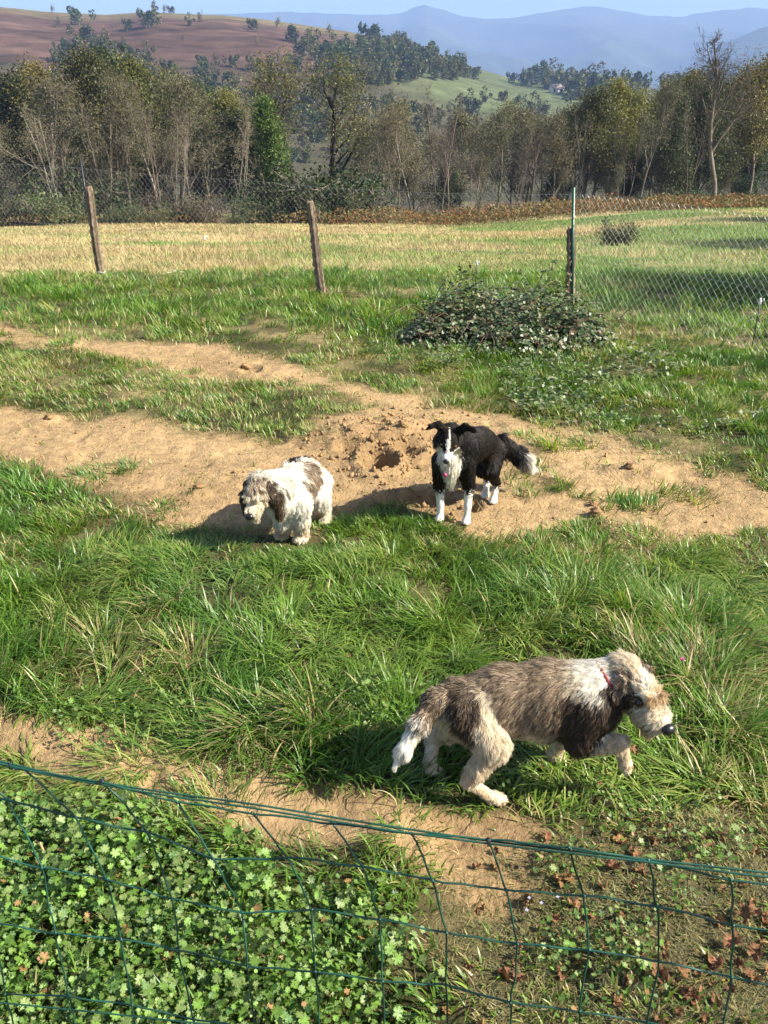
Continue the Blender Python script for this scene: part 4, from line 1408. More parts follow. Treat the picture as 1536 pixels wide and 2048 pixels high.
# ------------------------------------------------------------------ back fence of chain link
def back_fence():
    b1, b2, b3 = gp(203, 556), gp(646, 588), gp(1139, 618)
    right = np.array((*flat(1505, 702), 0.0))
    dirr = unit(right[:2] - b3[:2])
    e1 = b3[:2] + dirr * 4.6
    dl = unit(b1[:2] - b2[:2])
    e0 = b1[:2] + dl * 3.0
    root = thing('chain_link_fence', 'sagging chain link fence on leaning wooden posts behind the yard', 'fence', (float(b2[0]), float(b2[1]), float(b2[2])))
    o0 = np.array(root.location)

    def local(p):
        return np.asarray(p, float) - o0
    tops = {0: P(0, 330, b1[1] + 0.4)[2], 1: P(168, 330, b1[1])[2], 2: P(620, 372, b2[1])[2], 3: P(1146, 384, b3[1])[2], 4: float(P(1500, 428, right[1])[2])}
    knots = [(e0, tops[1]), (b1[:2], tops[1]), (b2[:2], tops[2]), (b3[:2], tops[3]), (right[:2], tops[4]), (e1, tops[4])]
    line = np.array([k[0] for k in knots]); zt = np.array([k[1] for k in knots])
    seg = np.linalg.norm(np.diff(line, axis=0), axis=1)
    S = np.concatenate([[0], np.cumsum(seg)])

    def at(s):
        return np.array((np.interp(s, S, line[:, 0]), np.interp(s, S, line[:, 1])))
    mesh, mesh2 = MB(), MB()
    cell = 0.0425
    n = int(S[-1] / cell)
    for i in range(n):
        s0 = i * cell
        ztop = np.interp(s0, S, zt) - 0.03 + 0.02 * math.sin(s0 * 1.3)
        xy = at(s0)
        zb = float(gz(xy[0], xy[1])) - 0.01
        m = int((ztop - zb) / cell)
        pts = []
        for j in range(m + 1):
            z = ztop - j * cell + 0.004 * math.sin(i * 0.7)
            lft = (j + i) % 2 == 0
            s_ = s0 + (0 if lft else cell) + 0.012 * math.sin(j * 0.31 + s0 * 0.8)
            q = at(min(max(s_, 0), S[-1]))
            pts.append((q[0], q[1] + (0.003 if lft else -0.003) + 0.02 * math.sin(s_ * 2.1) * math.sin(j * 0.12), z))
        new = s0 > S[3]  # right panel: its sunlit look is put into wire tone and thickness
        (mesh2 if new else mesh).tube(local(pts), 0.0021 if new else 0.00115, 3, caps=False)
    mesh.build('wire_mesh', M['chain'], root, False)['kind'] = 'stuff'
    q = mesh2.build('wire_mesh', M['wire_sunlit'], root, False)
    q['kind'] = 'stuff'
    q['label'] = 'wire mesh right of the green post, coloured bright as if sunlit'

    def post(base, top, r, seed, label=None):
        rg = np.random.default_rng(seed)
        k = MB()
        base, top = local(base), local(top)
        n, sides = 40, 14
        ax = top - base
        ring, V, C, F = [], [], [], []
        prof = 1 + 0.20 * rg.normal(size=sides)
        for i in range(n + 1):
            f = i / n
            c = base + ax * f + np.array((0.006 * math.sin(f * 7 + seed), 0.006 * math.cos(f * 5), 0))
            for j in range(sides):
                a = 6.283 * j / sides
                rr = r * (1.1 - 0.12 * f) * prof[j] * (1 + 0.10 * rg.normal())
                if i == n: rr *= 0.9
                V.append(c + np.array((math.cos(a) * rr, math.sin(a) * rr, (0.012 * rg.normal() if i == n else 0))))
                t = 0.5 + 0.5 * math.sin(j * 2.4 + 0.6 * math.sin(f * 6))
                C.append((np.array((0.075, 0.055, 0.040)) * (1 - t) + np.array((0.30, 0.225, 0.155)) * t) * (0.7 + 0.6 * rg.random()))
        V.append(top + np.array((0, 0, 0.004))); C.append((0.33, 0.25, 0.17))
        for i in range(n):
            for j in range(sides):
                a, b = i * sides + j, i * sides + (j + 1) % sides
                F.append((a, b, b + sides, a + sides))
        for j in range(sides):
            F.append((n * sides + j, n * sides + (j + 1) % sides, (n + 1) * sides))
        k.add(V, F, np.array(C))
        o = k.build('wooden_post', M['wood'], root, False)
        if label: o['label'] = label
        return o
    p1t = P(176, 374, b1[1] - 0.05)
    post(b1 - (0, 0, 0.15), p1t, 0.050, 1, 'leaning bark covered wooden post at the left')
    post(b2 - (0, 0, 0.15), P(620, 403, b2[1] + 0.05), 0.048, 2, 'leaning wooden post in the middle')
    post(b3 - (0, 0, 0.15), P(1141, 457, b3[1]), 0.045, 3, 'short dark wooden post beside the green steel one')
    # staples and bits of tying wire on the posts
    k = MB()
    q = local(b1 * 0.93 + p1t * 0.07 + np.array((0, -0.06, 0)))
    k.tube([q + np.array((0.065 * math.cos(a), 0.065 * math.sin(a) + 0.05, 0.01 * math.sin(3 * a))) for a in np.linspace(0, 6.28, 14)], 0.005, 5)
    k.build('wire_tie', M['plasticwhite'], root)
    # steel posts
    k = MB()
    s, e = local(b1 + np.array((-0.03, -0.03, 0.05))), local(P(160, 316, b1[1]))
    k.tube([s, s * .5 + e * .5, e], 0.016, 6)
    k.build('steel_post', M['blackpost'], root, False)['label'] = 'thin dark steel post leaning on the left wooden post'
    k = MB()
    s, e = local(b3 + np.array((0.035, -0.05, -0.2))), local(P(1147, 375, b3[1] - 0.05))
    ax = e - s
    for (dx, dy, w, d) in ((0, 0, 0.034, 0.006), (0, 0.018, 0.006, 0.032)):     # T section
        c = s + ax / 2 + np.array((dx, dy, 0))
        z = unit(ax); x = unit(np.cross((0, 1, 0), z)); y = np.cross(z, x)
        k.box(c, (w, d, np.linalg.norm(ax)), rot=np.stack([x, y, z], 1))
    o = k.build('steel_post', M['greenpost'], root, False)
    o['label'] = 'green T section steel post taller than the wooden ones'
    # tension wires
    for f in (0.0, 0.52):
        k = MB()
        pts = []
        for s in np.linspace(0, S[-1], 60):
            q = at(s)
            zb = float(gz(q[0], q[1]))
            pts.append(local((q[0], q[1] - 0.008, (np.interp(s, S, zt) - 0.03 + 0.02 * math.sin(s * 1.3)) * (1 - f) + zb * f)))
        k.tube(pts, 0.0016, 4)
        k.build('tension_wire', M['chain'], root)
    return b1, b2, b3


B1, B2, B3 = back_fence()


def picket(px, base, top, label, m, lean=0.0):
    g = gp(px, base)
    t = P(px + lean, top, g[1])
    o = thing('fence_stake', label, 'stake', tuple(g))
    k = MB()
    k.tube([(0, 0, -0.1), (t - g) * 0.5, t - g], 0.006, 6)
    k.build('rod', m, o)
    c = t - g
    k = MB()
    k.tube([c + (0, 0, -0.045), c + (0, 0, -0.03), c + (0, 0, 0.0), c + (0, 0, 0.02)], [0.008, 0.013, 0.012, 0.006], 8)
    k.tube([c + (0.015, 0, -0.015), c + (0.035, 0, -0.005), c + (0.03, 0, 0.015)], 0.005, 5)
    k.build('insulator', M['plasticwhite'], o)


picket(409, 560, 474, 'thin tan stake with white insulator between the two wooden posts', M['rod'])
picket(950, 582, 524, 'short dark stake with white tip left of the green post', M['blackpost'], 4)
picket(1503, 700, 600, 'thin dark leaning stake with white tip at the right edge', M['blackpost'], 18)


# ------------------------------------------------------------------ front wire fence
def front_fence():
    A = np.array((-0.59, 1.02)); Bp = np.array((0.5, 0.803))
    nrm = np.array((-(Bp - A)[1], (Bp - A)[0]))

    def on(px, py):
        d = ray(px, py)
        t = np.dot(A, nrm) / np.dot(d[:2], nrm)
        return np.array((d[0] * t, d[1] * t, CAM_H + d[2] * t))
    cols = [[(-240, 1490), (-115, 1570), (-50, 1700), (-15, 1845), (10, 1989)], [(-95, 1515), (17, 1602), (85, 1734), (112, 1864), (137, 1995)],
            [(55, 1540), (152, 1635), (215, 1756), (242, 1880), (265, 2010)], [(205, 1562), (295, 1667), (345, 1802), (355, 1904), (385, 2042)],
            [(354, 1605), (430, 1715), (485, 1827), (495, 1932), (510, 2058)], [(504, 1628), (577, 1717), (624, 1821), (631, 1937), (640, 2062)],
            [(662, 1645), (725, 1735), (760, 1839), (765, 1955), (770, 2078)], [(823, 1667), (865, 1760), (893, 1865), (893, 1975), (895, 2095)],
            [(977, 1682), (1013, 1782), (1035, 1886), (1020, 2000), (1015, 2115)], [(1138, 1697), (1168, 1791), (1178, 1897), (1158, 2017), (1150, 2130)],
            [(1297, 1722), (1315, 1814), (1320, 1927), (1293, 2045), (1280, 2160)], [(1459, 1754), (1468, 1855), (1465, 1960), (1443, 2075), (1425, 2190)],
            [(1625, 1775), (1640, 1880), (1640, 1990), (1620, 2110), (1600, 2230)]]
    G = np.array([[on(*q) for q in c] for c in cols])            # (13,5,3)
    rg = np.random.default_rng(12)
    G = G + rg.normal(size=G.shape) * np.array((0, 0.003, 0))
    low = []
    for r in range(1, 9):
        row = G[:, 4] * 1.0
        row = row + np.array((0, 0, -0.1 * r)) + rg.normal(size=row.shape) * 0.003
        low.append(row)
    G = np.concatenate([G, np.stack(low, 1)], 1)
    k = G[:, :, 2] > 0.12
    org = np.array((0.0, 0.9, 0.2))
    root = thing('wire_fence', 'green plastic coated wire fence bowed in the foreground', 'fence', tuple(org))
    G = G - org

    def wavy(pts, amp):
        out = []
        for a, b in zip(pts[:-1], pts[1:]):
            d = b - a
            for i in range(8):
                f = i / 8
                crimp = amp * math.sin(f * math.pi * 2) * 0.8 + amp * 0.8 * math.exp(-((f - 0.5) / 0.13) ** 2)
                e = 0.0012 * rg.normal(size=3)
                out.append(a + d * f + np.array((0.15 * crimp, -0.6 * crimp, crimp)) + e * np.array((1, 1, 0.6)))
        out.append(pts[-1])
        out = np.array(out)
        sm = out.copy()
        sm[1:-1] = 0.25 * out[:-2] + 0.5 * out[1:-1] + 0.25 * out[2:]
        return sm
    for r in range(G.shape[1]):
        if G[:, r, 2].mean() + org[2] < 0.1: continue
        b = MB(); b.tube(wavy(G[:, r], 0.0035 if r else 0.002), 0.00155, 7)
        b.build('wire', M['green'], root)
    for c in range(G.shape[0]):
        pts = [p for p in G[c] if p[2] + org[2] > 0.1]
        b = MB(); b.tube(wavy(np.array(pts), 0.0022), 0.0015, 7)
        for p in pts[:6]:
            b.ell(p, np.eye(3) * 0.0027, 8, 5)
        b.build('wire', M['green'], root)
    # tension wires threaded through the top and the lower row
    for pl, dup in (([(-240, 1483), (0, 1523), (110, 1550), (300, 1583), (500, 1612), (768, 1656), (978, 1684), (1298, 1721), (1536, 1751), (1700, 1775)], 2), ([(-240, 1975), (0, 2002), (200, 2022), (430, 2047), (700, 2075), (1000, 2118), (1600, 2220)], 1)):
        for d in range(dup):
            pts = np.array([on(a, b2 + 2.5 * d * math.sin(a * 0.006 + 1)) for a, b2 in pl]) - org + np.array((0, -0.003 * (1 - 2 * d), 0))
            s = np.linspace(0, len(pts) - 1, 50)
            q = np.stack([np.interp(s, np.arange(len(pts)), pts[:, i]) for i in range(3)], 1)
            q[1:-1] = 0.25 * q[:-2] + 0.5 * q[1:-1] + 0.25 * q[2:]
            b = MB(); b.tube(q, 0.0015, 7)
            b.build('tension_wire', M['green'], root)
    for px, py in ((22, 1531), (977, 1684), (205, 1562)):
        p = on(px, py) - org
        b = MB()
        b.tube([p + np.array((0.0015 * math.sin(t * 1.7), 0.0045 * math.cos(t), 0.006 * math.sin(t) - 0.0)) for t in np.linspace(0, 12.6, 40)], 0.0011, 5)
        b.build('tie_clip', M['blackpost'], root)
    return on


ON = front_fence()

# twisted rope in the lower left corner
rp = []
k = MB()
a, b_ = ON(-120, 2022) + np.array((0, -0.02, 0)), ON(190, 2062) + np.array((0, -0.02, 0))
for s in range(3):
    pts = []
    for i in range(90):
        f = i / 89
        ph = f * 70 + s * 2.094
        pts.append(a * (1 - f) + b_ * f + np.array((0, 0.0017 * math.cos(ph), 0.0017 * math.sin(ph))))
    k.tube(pts, 0.0017, 5, (0.72, 0.70, 0.66) if s else (0.50, 0.08, 0.06))
tag(k.build('rope', M['rope']), 'red and white twisted cord at the lower left corner', 'rope')


# ------------------------------------------------------------------ dead leaves, flowers, clods
def dead_leaf_mesh(seed):
    rg = np.random.default_rng(seed)
    out = lobed_leaf(5, 1.0, 0.36)
    k = len(out)
    cen = np.array((0.42, 0.0))
    V, C = [], []
    rings = [0.0, 0.4, 0.72, 1.0]
    curl = rg.uniform(1.0, 2.8); ca = rg.random() * 3.14; tw = rg.normal() * 0.5
    cd = np.array((math.cos(ca), math.sin(ca)))
    base = np.array((0.29, 0.150, 0.070)) * rg.uniform(0.6, 1.25)
    ph = rg.random(4) * 6
    for r in rings:
        for j in range(k if r > 0 else 1):
            p = cen + (out[j] - cen) * r * (1 + 0.12 * rg.normal()) if r > 0 else cen
            s = np.dot(p - cen, cd); t = np.dot(p - cen, np.array((-cd[1], cd[0])))
            z = curl * s * s + tw * s * t + 0.09 * math.sin(11 * p[0] + ph[0]) + 0.09 * math.sin(10 * p[1] + ph[1]) + 0.045 * rg.normal() * r
            sh = 1 - 0.28 * curl * min(abs(s), 1)
            V.append((*(cen * 0 + (p - cen) * sh), z))
            C.append(base * (1 + 0.22 * rg.normal()))
    F = [(0, 1 + j, 1 + (j + 1) % k) for j in range(k)]
    for i in range(2):
        for j in range(k):
            a, b = 1 + i * k + j, 1 + i * k + (j + 1) % k
            F.append((a, a + k, b + k, b))
    m = MB(); m.add(V, F, np.clip(np.array(C), 0.02, 0.8))
    m.tube([(-0.42, 0, 0.02), (-0.6, 0.03, 0.03), (-0.8, 0.08, 0.06)], 0.012, 4, base * 0.8)
    me = m.mesh('dead_leaf', False)
    me.materials.append(M['deadleaf'])
    return me


DL = [dead_leaf_mesh(s) for s in range(400, 412)]
NAMED = [(1262, 1530, 0.030, 'rust leaf curled up against the lifted paw of the walking dog', 0.05), (1415, 1690, 0.030, 'orange brown leaf on the mown grass at the right', 0), (1290, 1612, 0.022, 'brown curled leaf below the lifted paw', 0),
         (1245, 1690, 0.026, 'pale tan leaf lying flat behind the top wire', 0), (1115, 1765, 0.024, 'upright crumpled leaf between two wires', 0), (960, 1820, 0.027, 'rusty leaf at the edge of the green weeds', 0),
         (1490, 1850, 0.046, 'large crumpled brown leaf at the right edge, uppermost of the heap', 0.03), (1460, 1900, 0.040, 'large crumpled brown leaf in the middle of the right heap', 0.02), (1510, 1915, 0.036, 'crumpled brown leaf at the right side of the heap', 0.01),
         (1430, 1935, 0.036, 'crumpled brown leaf at the lower left of the heap', 0), (1320, 1960, 0.036, 'long folded brown leaf beside a green weed', 0.01), (1360, 1955, 0.030, 'tan leaf standing on edge right of the folded leaf', 0.01),
         (1380, 1990, 0.034, 'brown leaf lying below the tan upright leaf', 0), (1010, 1960, 0.034, 'reddish brown leaf in the dark gap beside the weeds', 0), (1225, 1740, 0.034, 'dull brown broad leaf on the mown grass', 0), (1280, 1750, 0.030, 'broad brown leaf right of the dull one', 0)]
for px, py, s, lb, dz in NAMED:
    g = gp(px, py)
    o = bpy.data.objects.new('dead_leaf', random.choice(DL)); COL.objects.link(o)
    o.location = (g[0], g[1], g[2] + 0.012 + dz); o.scale = (s * 1.7,) * 3
    o.rotation_euler = (random.uniform(-.6, .6), random.uniform(-.6, .6), random.random() * 6.28)
    tag(o, lb, 'leaf', 'dead leaves on the ground')
rg = np.random.default_rng(66)
for i in range(150):
    if i < 118:
        px, py = rg.uniform(930, 1560), rg.uniform(1540, 2060)
        lb, s = 'small dry brown leaf littering the mown corner', rg.uniform(0.022, 0.046)
        if rg.random() > 0.25 + 0.75 * sstep(900, 1300, px): px = rg.uniform(1150, 1560)
    elif i < 134:
        px, py = rg.uniform(640, 1500), rg.uniform(1180, 1640)
        lb, s = 'small dry brown leaf caught in the long grass', rg.uniform(0.018, 0.030)
    else:
        px, py = rg.uniform(150, 900), rg.uniform(1380, 1900)
        lb, s = 'small dry brown leaf beside the lower bare path', rg.uniform(0.014, 0.026)
    g = gp(px, py)
    o = bpy.data.objects.new('dead_leaf', DL[i % 12]); COL.objects.link(o)
    up = 0.05 if 118 <= i < 134 else 0.012
    o.location = (g[0], g[1], g[2] + up); o.scale = (s, s, s)
    o.rotation_euler = (rg.uniform(-.7, .7), rg.uniform(-.7, .7), rg.random() * 6.28)
    tag(o, lb, 'leaf', 'dead leaves on the ground')


def flower(px, py, h, r, petals, pc, cc, label, name, group=None):
    g = gp(px, py)
    o = thing(name, label, 'flower', tuple(g), group)
    k = MB(); k.tube([(0, 0, -0.01), (0.004, 0, h * .5), (0, 0, h)], 0.0014 + r * 0.05, 5, (0.08, 0.14, 0.03)); k.build('stem', M['leaf'], o)
    k = MB()
    for j in range(petals):
        a = 6.283 * j / petals
        t = np.array((math.cos(a), math.sin(a), 0.35)); s = np.array((-math.sin(a), math.cos(a), 0))
        c = np.array((0, 0, h))
        k.add([c, c + t * r * .6 + s * r * .38, c + t * r, c + t * r * .6 - s * r * .38], [(0, 1, 2, 3)], pc)
    k.build('petals', M['straw'], o)
    k = MB(); k.ell((0, 0, h + 0.001), np.eye(3) * r * 0.3, 8, 5, cc); k.build('centre', M['straw'], o)


flower(1358, 1362, 0.10, 0.011, 12, (0.50, 0.10, 0.25), (0.45, 0.12, 0.25), 'pink clover flower in the grass behind the walking dog', 'clover_flower')
for px, py in ((1057, 1813), (1081, 1824), (1113, 1814), (1052, 1840)):
    flower(px, py, 0.035, 0.006, 4, (0.62, 0.62, 0.85), (0.7, 0.7, 0.7), 'tiny white and blue flower between the dead leaves', 'speedwell_flower', 'speedwell flowers')
for px, py in ((139, 548), (147, 541), (169, 548)):
    flower(px, py, 0.16, 0.022, 12, (0.75, 0.60, 0.03), (0.6, 0.4, 0.02), 'yellow dandelion flower at the fence left of the first post', 'dandelion_flower', 'dandelions at the fence')
for px, py in ((340, 561), (352, 558), (366, 560)):
    flower(px, py, 0.10, 0.028, 10, (0.75, 0.75, 0.68), (0.6, 0.5, 0.1), 'white flower head in the grass between the wooden posts', 'daisy_flower', 'white flowers at the fence')

# curled straw on the lower path
g = gp(778, 1618)
k = MB()
k.tube([(0.055 * math.cos(t) - 0.0, 0.01 * t, 0.055 * math.sin(t) + 0.004) for t in np.linspace(0, 2.7, 16)], np.linspace(0.0022, 0.0012, 16), 5, (0.62, 0.52, 0.28))
o = tag(k.build('straw_curl', M['straw']), 'pale curled straw arching from the lower path', 'straw')
o.location = (g[0] - 0.03, g[1], g[2])
g = gp(97, 1740)
k = MB(); k.tube([(0, 0, -0.01), (0.004, -0.005, 0.05), (-0.002, -0.008, 0.115)], [0.004, 0.0035, 0.003], 6, (0.50, 0.36, 0.20))
o = tag(k.build('dry_stem', M['straw']), 'short tan dry stem standing in the weeds', 'stem')
o.location = tuple(g)


def clods():
    rg = np.random.default_rng(71)
    k = MB()
    n = 0
    while n < 1500:
        t = rg.random()
        if t < 0.55:
            px, py = rg.normal() * 85 + 775, rg.normal() * 38 + 895
        elif t < 0.75:
            px, py = rg.normal() * 60 + 840, rg.normal() * 22 + 1003
        else:
            px, py = rg.uniform(50, 1500), rg.uniform(700, 1100)
        x, y = flat(px, py)
        if bare(np.array(x), np.array(y)) < 0.5: continue
        n += 1
        s = 0.003 + 0.014 * rg.random() ** 5 + (0.006 if t < 0.12 else 0)
        ax = np.diag(s * (0.7 + 0.6 * rg.random(3)))
        c = np.array((0.34, 0.215, 0.105)) * (0.65 + 0.5 * rg.random())
        z = float(gz(np.array(x), np.array(y)))
        q = MB(); q.ell((0, 0, 0), ax, 6, 4)
        V = q.v[0] * (1 + 0.22 * rg.normal(size=(len(q.v[0]), 1)))
        f, out, i = q.f, [], 0
        for m in q.n:
            out.append(tuple(f[i:i + m])); i += m
        k.add(V + np.array((x, y, z + s * 0.3)), out, c)
    tag(k.build('soil_crumbs', M['clod'], None, False), 'loose crumbs of dug earth around the burrows', kind='stuff')
    for px, py, s, lb in ((1190, 1033, 0.055, 'brown clod of earth alone on the bare ground right of the collie'), (1186, 1012, 0.035, 'small clod of earth just behind the lone brown clod'), (765, 888, 0.05, 'pale clod of earth above the dug burrow'),
                          (98, 838, 0.05, 'dark clod of earth on the path at the left edge'), (397, 978, 0.055, 'clod of torn turf left of the white dog'), (1258, 938, 0.05, 'clod of earth on the molehill at the right'), (492, 742, 0.06, 'dark clod of earth on the upper path')):
        g = gp(px, py)
        s *= 0.62
        q = MB(); q.ell((0, 0, 0), np.diag((s, s * 0.8, s * 0.7)), 12, 8)
        V = q.v[0] * (1 + 0.26 * rg.normal(size=(len(q.v[0]), 1)))
        q.v[0] = V; q.c[0] = np.tile(np.array((0.27, 0.165, 0.085)), (len(V), 1)) * (0.8 + 0.4 * rg.random((len(V), 1)))
        o = tag(q.build('earth_clod', M['clod'], None, False), lb, 'clod')
        o.location = (g[0], g[1], g[2] + s * 0.3)


clods()

# ------------------------------------------------------------------ dogs
def surface_nets(f, org, h):
    """smooth closed surface of the zero level of a sampled field"""
    nx, ny, nz = f.shape
    ins = f < 0
    acc = np.zeros((nx - 1, ny - 1, nz - 1, 3)); cnt = np.zeros((nx - 1, ny - 1, nz - 1))
    idx = np.stack(np.meshgrid(np.arange(nx - 1), np.arange(ny - 1), np.arange(nz - 1), indexing='ij'), -1).astype(float)
    cor = [(i, j, k) for i in (0, 1) for j in (0, 1) for k in (0, 1)]
    for a in cor:
        for ax in range(3):
            if a[ax]: continue
            b = list(a); b[ax] = 1
            fa = f[a[0]:nx - 1 + a[0], a[1]:ny - 1 + a[1], a[2]:nz - 1 + a[2]]
            fb = f[b[0]:nx - 1 + b[0], b[1]:ny - 1 + b[1], b[2]:nz - 1 + b[2]]
            m = (fa < 0) != (fb < 0)
            t = np.where(m, fa / np.where(m, fa - fb, 1), 0)
            p = np.zeros(m.shape + (3,)) + np.array(a, float)
            p[..., ax] += t
            acc += p * m[..., None]; cnt += m
    act = cnt > 0
    vid = -np.ones(act.shape, int)
    vid[act] = np.arange(act.sum())
    V = (idx[act] + acc[act] / cnt[act][:, None]) * h + org
    F = []
    for ax in range(3):
        sl = [slice(1, -1)] * 3
        sl0, sl1 = list(sl), list(sl)
        sl0[ax] = slice(0, -1); sl1[ax] = slice(1, None)
        a, b = ins[tuple(sl0)], ins[tuple(sl1)]
        ch = np.nonzero(a != b)
        c = [ch[0] + (0 if ax == 0 else 1), ch[1] + (0 if ax == 1 else 1), ch[2] + (0 if ax == 2 else 1)]
        o1, o2 = (ax + 1) % 3, (ax + 2) % 3
        q = []
        for d1, d2 in ((1, 1), (0, 1), (0, 0), (1, 0)):
            e = [c[0].copy(), c[1].copy(), c[2].copy()]
            e[o1] -= d1; e[o2] -= d2
            q.append(vid[e[0], e[1], e[2]])
        q = np.stack(q, 1)
        flip = b[ch]
        q[flip] = q[flip][:, ::-1]
        F.append(q)
    return V, np.concatenate(F)


class Dog:
    def __init__(self):
        self.pr, self.patch, self.clear = [], [], []

    def cap(self, a, ra, b, rb, flow=(0, 0, -1), L=0.03, lift=0.35, col=None, k=0.022, flat=None, fs=1.0, curl=0.0):
        """tapered limb from a to b; flow is the lie of its coat, L the length of hair, flat/fs thin it along one direction"""
        self.pr.append(dict(a=np.asarray(a, float), b=np.asarray(b, float), ra=ra, rb=rb, flow=unit(flow), L=L, lift=lift, col=col, k=k,
                            flat=None if flat is None else unit(flat), fs=fs))

    def chain(self, pts, rad, **kw):
        for i in range(len(pts) - 1):
            self.cap(pts[i], rad[i], pts[i + 1], rad[i + 1], **kw)

    def one(self, q, p):
        a, b = q['a'], q['b']
        ab = b - a
        v = p - a
        if q['flat'] is not None:
            v = v + (v @ q['flat'])[..., None] * q['flat'] * (q['fs'] - 1)
        h = np.clip((v @ ab) / (ab @ ab + 1e-12), 0, 1)
        d = np.linalg.norm(v - h[..., None] * ab, axis=-1) - (q['ra'] + h * (q['rb'] - q['ra']))
        return d / (q['fs'] ** 0.5 if q['flat'] is not None else 1.0)

    def sdf(self, p):
        d = None
        for q in self.pr:
            e = self.one(q, p)
            if d is None:
                d = e
            else:
                k = q['k']
                h = np.maximum(k - np.abs(d - e), 0) / k
                d = np.minimum(d, e) - h * h * k * 0.25
        return d

    def grad(self, p, e=0.002):
        g = np.stack([self.sdf(p + np.eye(3)[i] * e) - self.sdf(p - np.eye(3)[i] * e) for i in range(3)], -1)
        return unit(g)

    def onto(self, p):
        p = np.asarray(p, float)[None]
        for _ in range(8):
            p = p - self.grad(p) * self.sdf(p)[:, None]
        return p[0]

    def weights(self, p):
        D = np.stack([self.one(q, p) for q in self.pr], 1)
        w = np.exp(-(D - D.min(1, keepdims=True)) / 0.010)
        return w / w.sum(1, keepdims=True)

    def colour(self, p, w, rg):
        n = len(p)
        g = np.log(np.maximum(w, 1e-9)) + rg.gumbel(size=w.shape) * 0.5
        ch = g.argmax(1)
        pal = [np.atleast_2d(q['col']) for q in self.pr]
        out = np.zeros((n, 3))
        for i in range(len(pal)):
            m = ch == i
            if m.any():
                k = rg.integers(0, len(pal[i]), m.sum())
                out[m] = pal[i][k]
        nz = fbm(p[:, 0] * 1.0 + p[:, 2] * 0.7, p[:, 1] + p[:, 2] * 0.9, 0.045, 401, 3)
        for c, ax, pl in self.patch:
            d = np.sqrt((((p - c) / ax) ** 2).sum(1)) + 0.34 * nz + 0.10 * rg.normal(size=n)
            m = d < 1
            pl = np.atleast_2d(pl)
            out[m] = pl[rg.integers(0, len(pl), m.sum())]
        return out

    def build(self, name, label, h, nhair, rad, seed, clump=0.55, wave=0.0, clump_d=0.012, wavef=9.0):
        rg = np.random.default_rng(seed)
        lo = np.min([np.minimum(q['a'], q['b']) - max(q['ra'], q['rb']) for q in self.pr], 0) - 3 * h
        hi = np.max([np.maximum(q['a'], q['b']) + max(q['ra'], q['rb']) for q in self.pr], 0) + 3 * h
        n = np.ceil((hi - lo) / h).astype(int) + 1
        g = np.stack(np.meshgrid(*[lo[i] + np.arange(n[i]) * h for i in range(3)], indexing='ij'), -1)
        f = self.sdf(g.reshape(-1, 3)).reshape(n)
        V, F = surface_nets(f, lo, h)
        base = np.array((V[:, 0].mean(), V[:, 1].mean(), 0.0))
        root = thing(name, label, 'dog', tuple(base))
        wv = self.weights(V)
        c = self.colour(V, wv, rg) * 0.8
        me = make_mesh('body', V - base, F.ravel(), np.full(len(F), 4), c, True)
        link('body', me, M['body'], root)
        # hair
        A, B, Cc, Dd = V[F[:, 0]], V[F[:, 1]], V[F[:, 2]], V[F[:, 3]]
        area = 0.5 * np.linalg.norm(np.cross(Cc - A, Dd - B), axis=1)
        i = rg.choice(len(F), nhair, p=area / area.sum())
        s, t = rg.random((nhair, 1)), rg.random((nhair, 1))
        p = (A[i] * (1 - s) + B[i] * s) * (1 - t) + (Dd[i] * (1 - s) + Cc[i] * s) * t
        nrm = self.grad(p)
        w = self.weights(p)
        L = w @ np.array([q['L'] for q in self.pr])
        lift = (w @ np.array([q['lift'] for q in self.pr]))[:, None]
        flow = w @ np.array([q['flow'] for q in self.pr])
        for cpos, r in self.clear:
            L = L * sstep(r * 0.75, r * 1.8, np.linalg.norm(p - cpos, axis=1))
        keep = L > 0.0035
        p, nrm, w, L, lift, flow = p[keep], nrm[keep], w[keep], L[keep], lift[keep], flow[keep]
        N = len(p)
        flow = flow - nrm * (flow * nrm).sum(1, keepdims=True)
        flow = unit(flow + rg.normal(size=(N, 3)) * 0.12)
        L = L * (0.65 + 0.5 * rg.random(N))
        d = unit(flow * (1 - lift) + nrm * lift)
        K = 6
        pts = [p - nrm * 0.002]
        grav = np.array((0, 0, -1.0))
        for s_ in range(K - 1):
            d = unit(d + grav * 0.14 * (L[:, None] / 0.05) + flow * 0.12 + rg.normal(size=(N, 3)) * 0.06)
            pts.append(pts[-1] + d * (L / (K - 1))[:, None])
        pts = np.stack(pts, 1)
        # locks of hair gather towards their guide
        ng = max(200, int(area.sum() / clump_d ** 2))
        gi = rg.choice(N, min(ng, N), replace=False)
        kd = kdtree.KDTree(len(gi))
        for j, k in enumerate(gi):
            kd.insert(p[k], j)
        kd.balance()
        near = np.array([kd.find(q)[1] for q in p])
        gp_ = pts[gi][near]
        f_ = (np.linspace(0, 1, K) ** 1.2)[None, :, None] * clump
        off = gp_ - gp_[:, :1] + pts[:, :1]
        target = off + (gp_[:, :1] - pts[:, :1]) * 0.75
        pts = pts * (1 - f_) + target * f_
        if wave:
            ph = rg.random(len(gi))[near] * 6.28
            sd_ = unit(np.cross(flow, nrm))
            aa = np.linspace(0, 1, K)[None, :] * wavef * (L[:, None] / 0.05) + ph[:, None]
            pts = pts + sd_[:, None] * (np.sin(aa) * wave * np.linspace(0, 1, K)[None])[..., None]
        pts[:, :, 2] = np.maximum(pts[:, :, 2], 0.004)
        col = self.colour(p, w, rg)
        lock = (0.82 + 0.36 * rg.random(len(gi)))[near][:, None]
        col = col * lock * (0.88 + 0.24 * rg.random((N, 1)))
        hc = bpy.data.hair_curves.new('fur')
        hc.add_curves([K] * N)
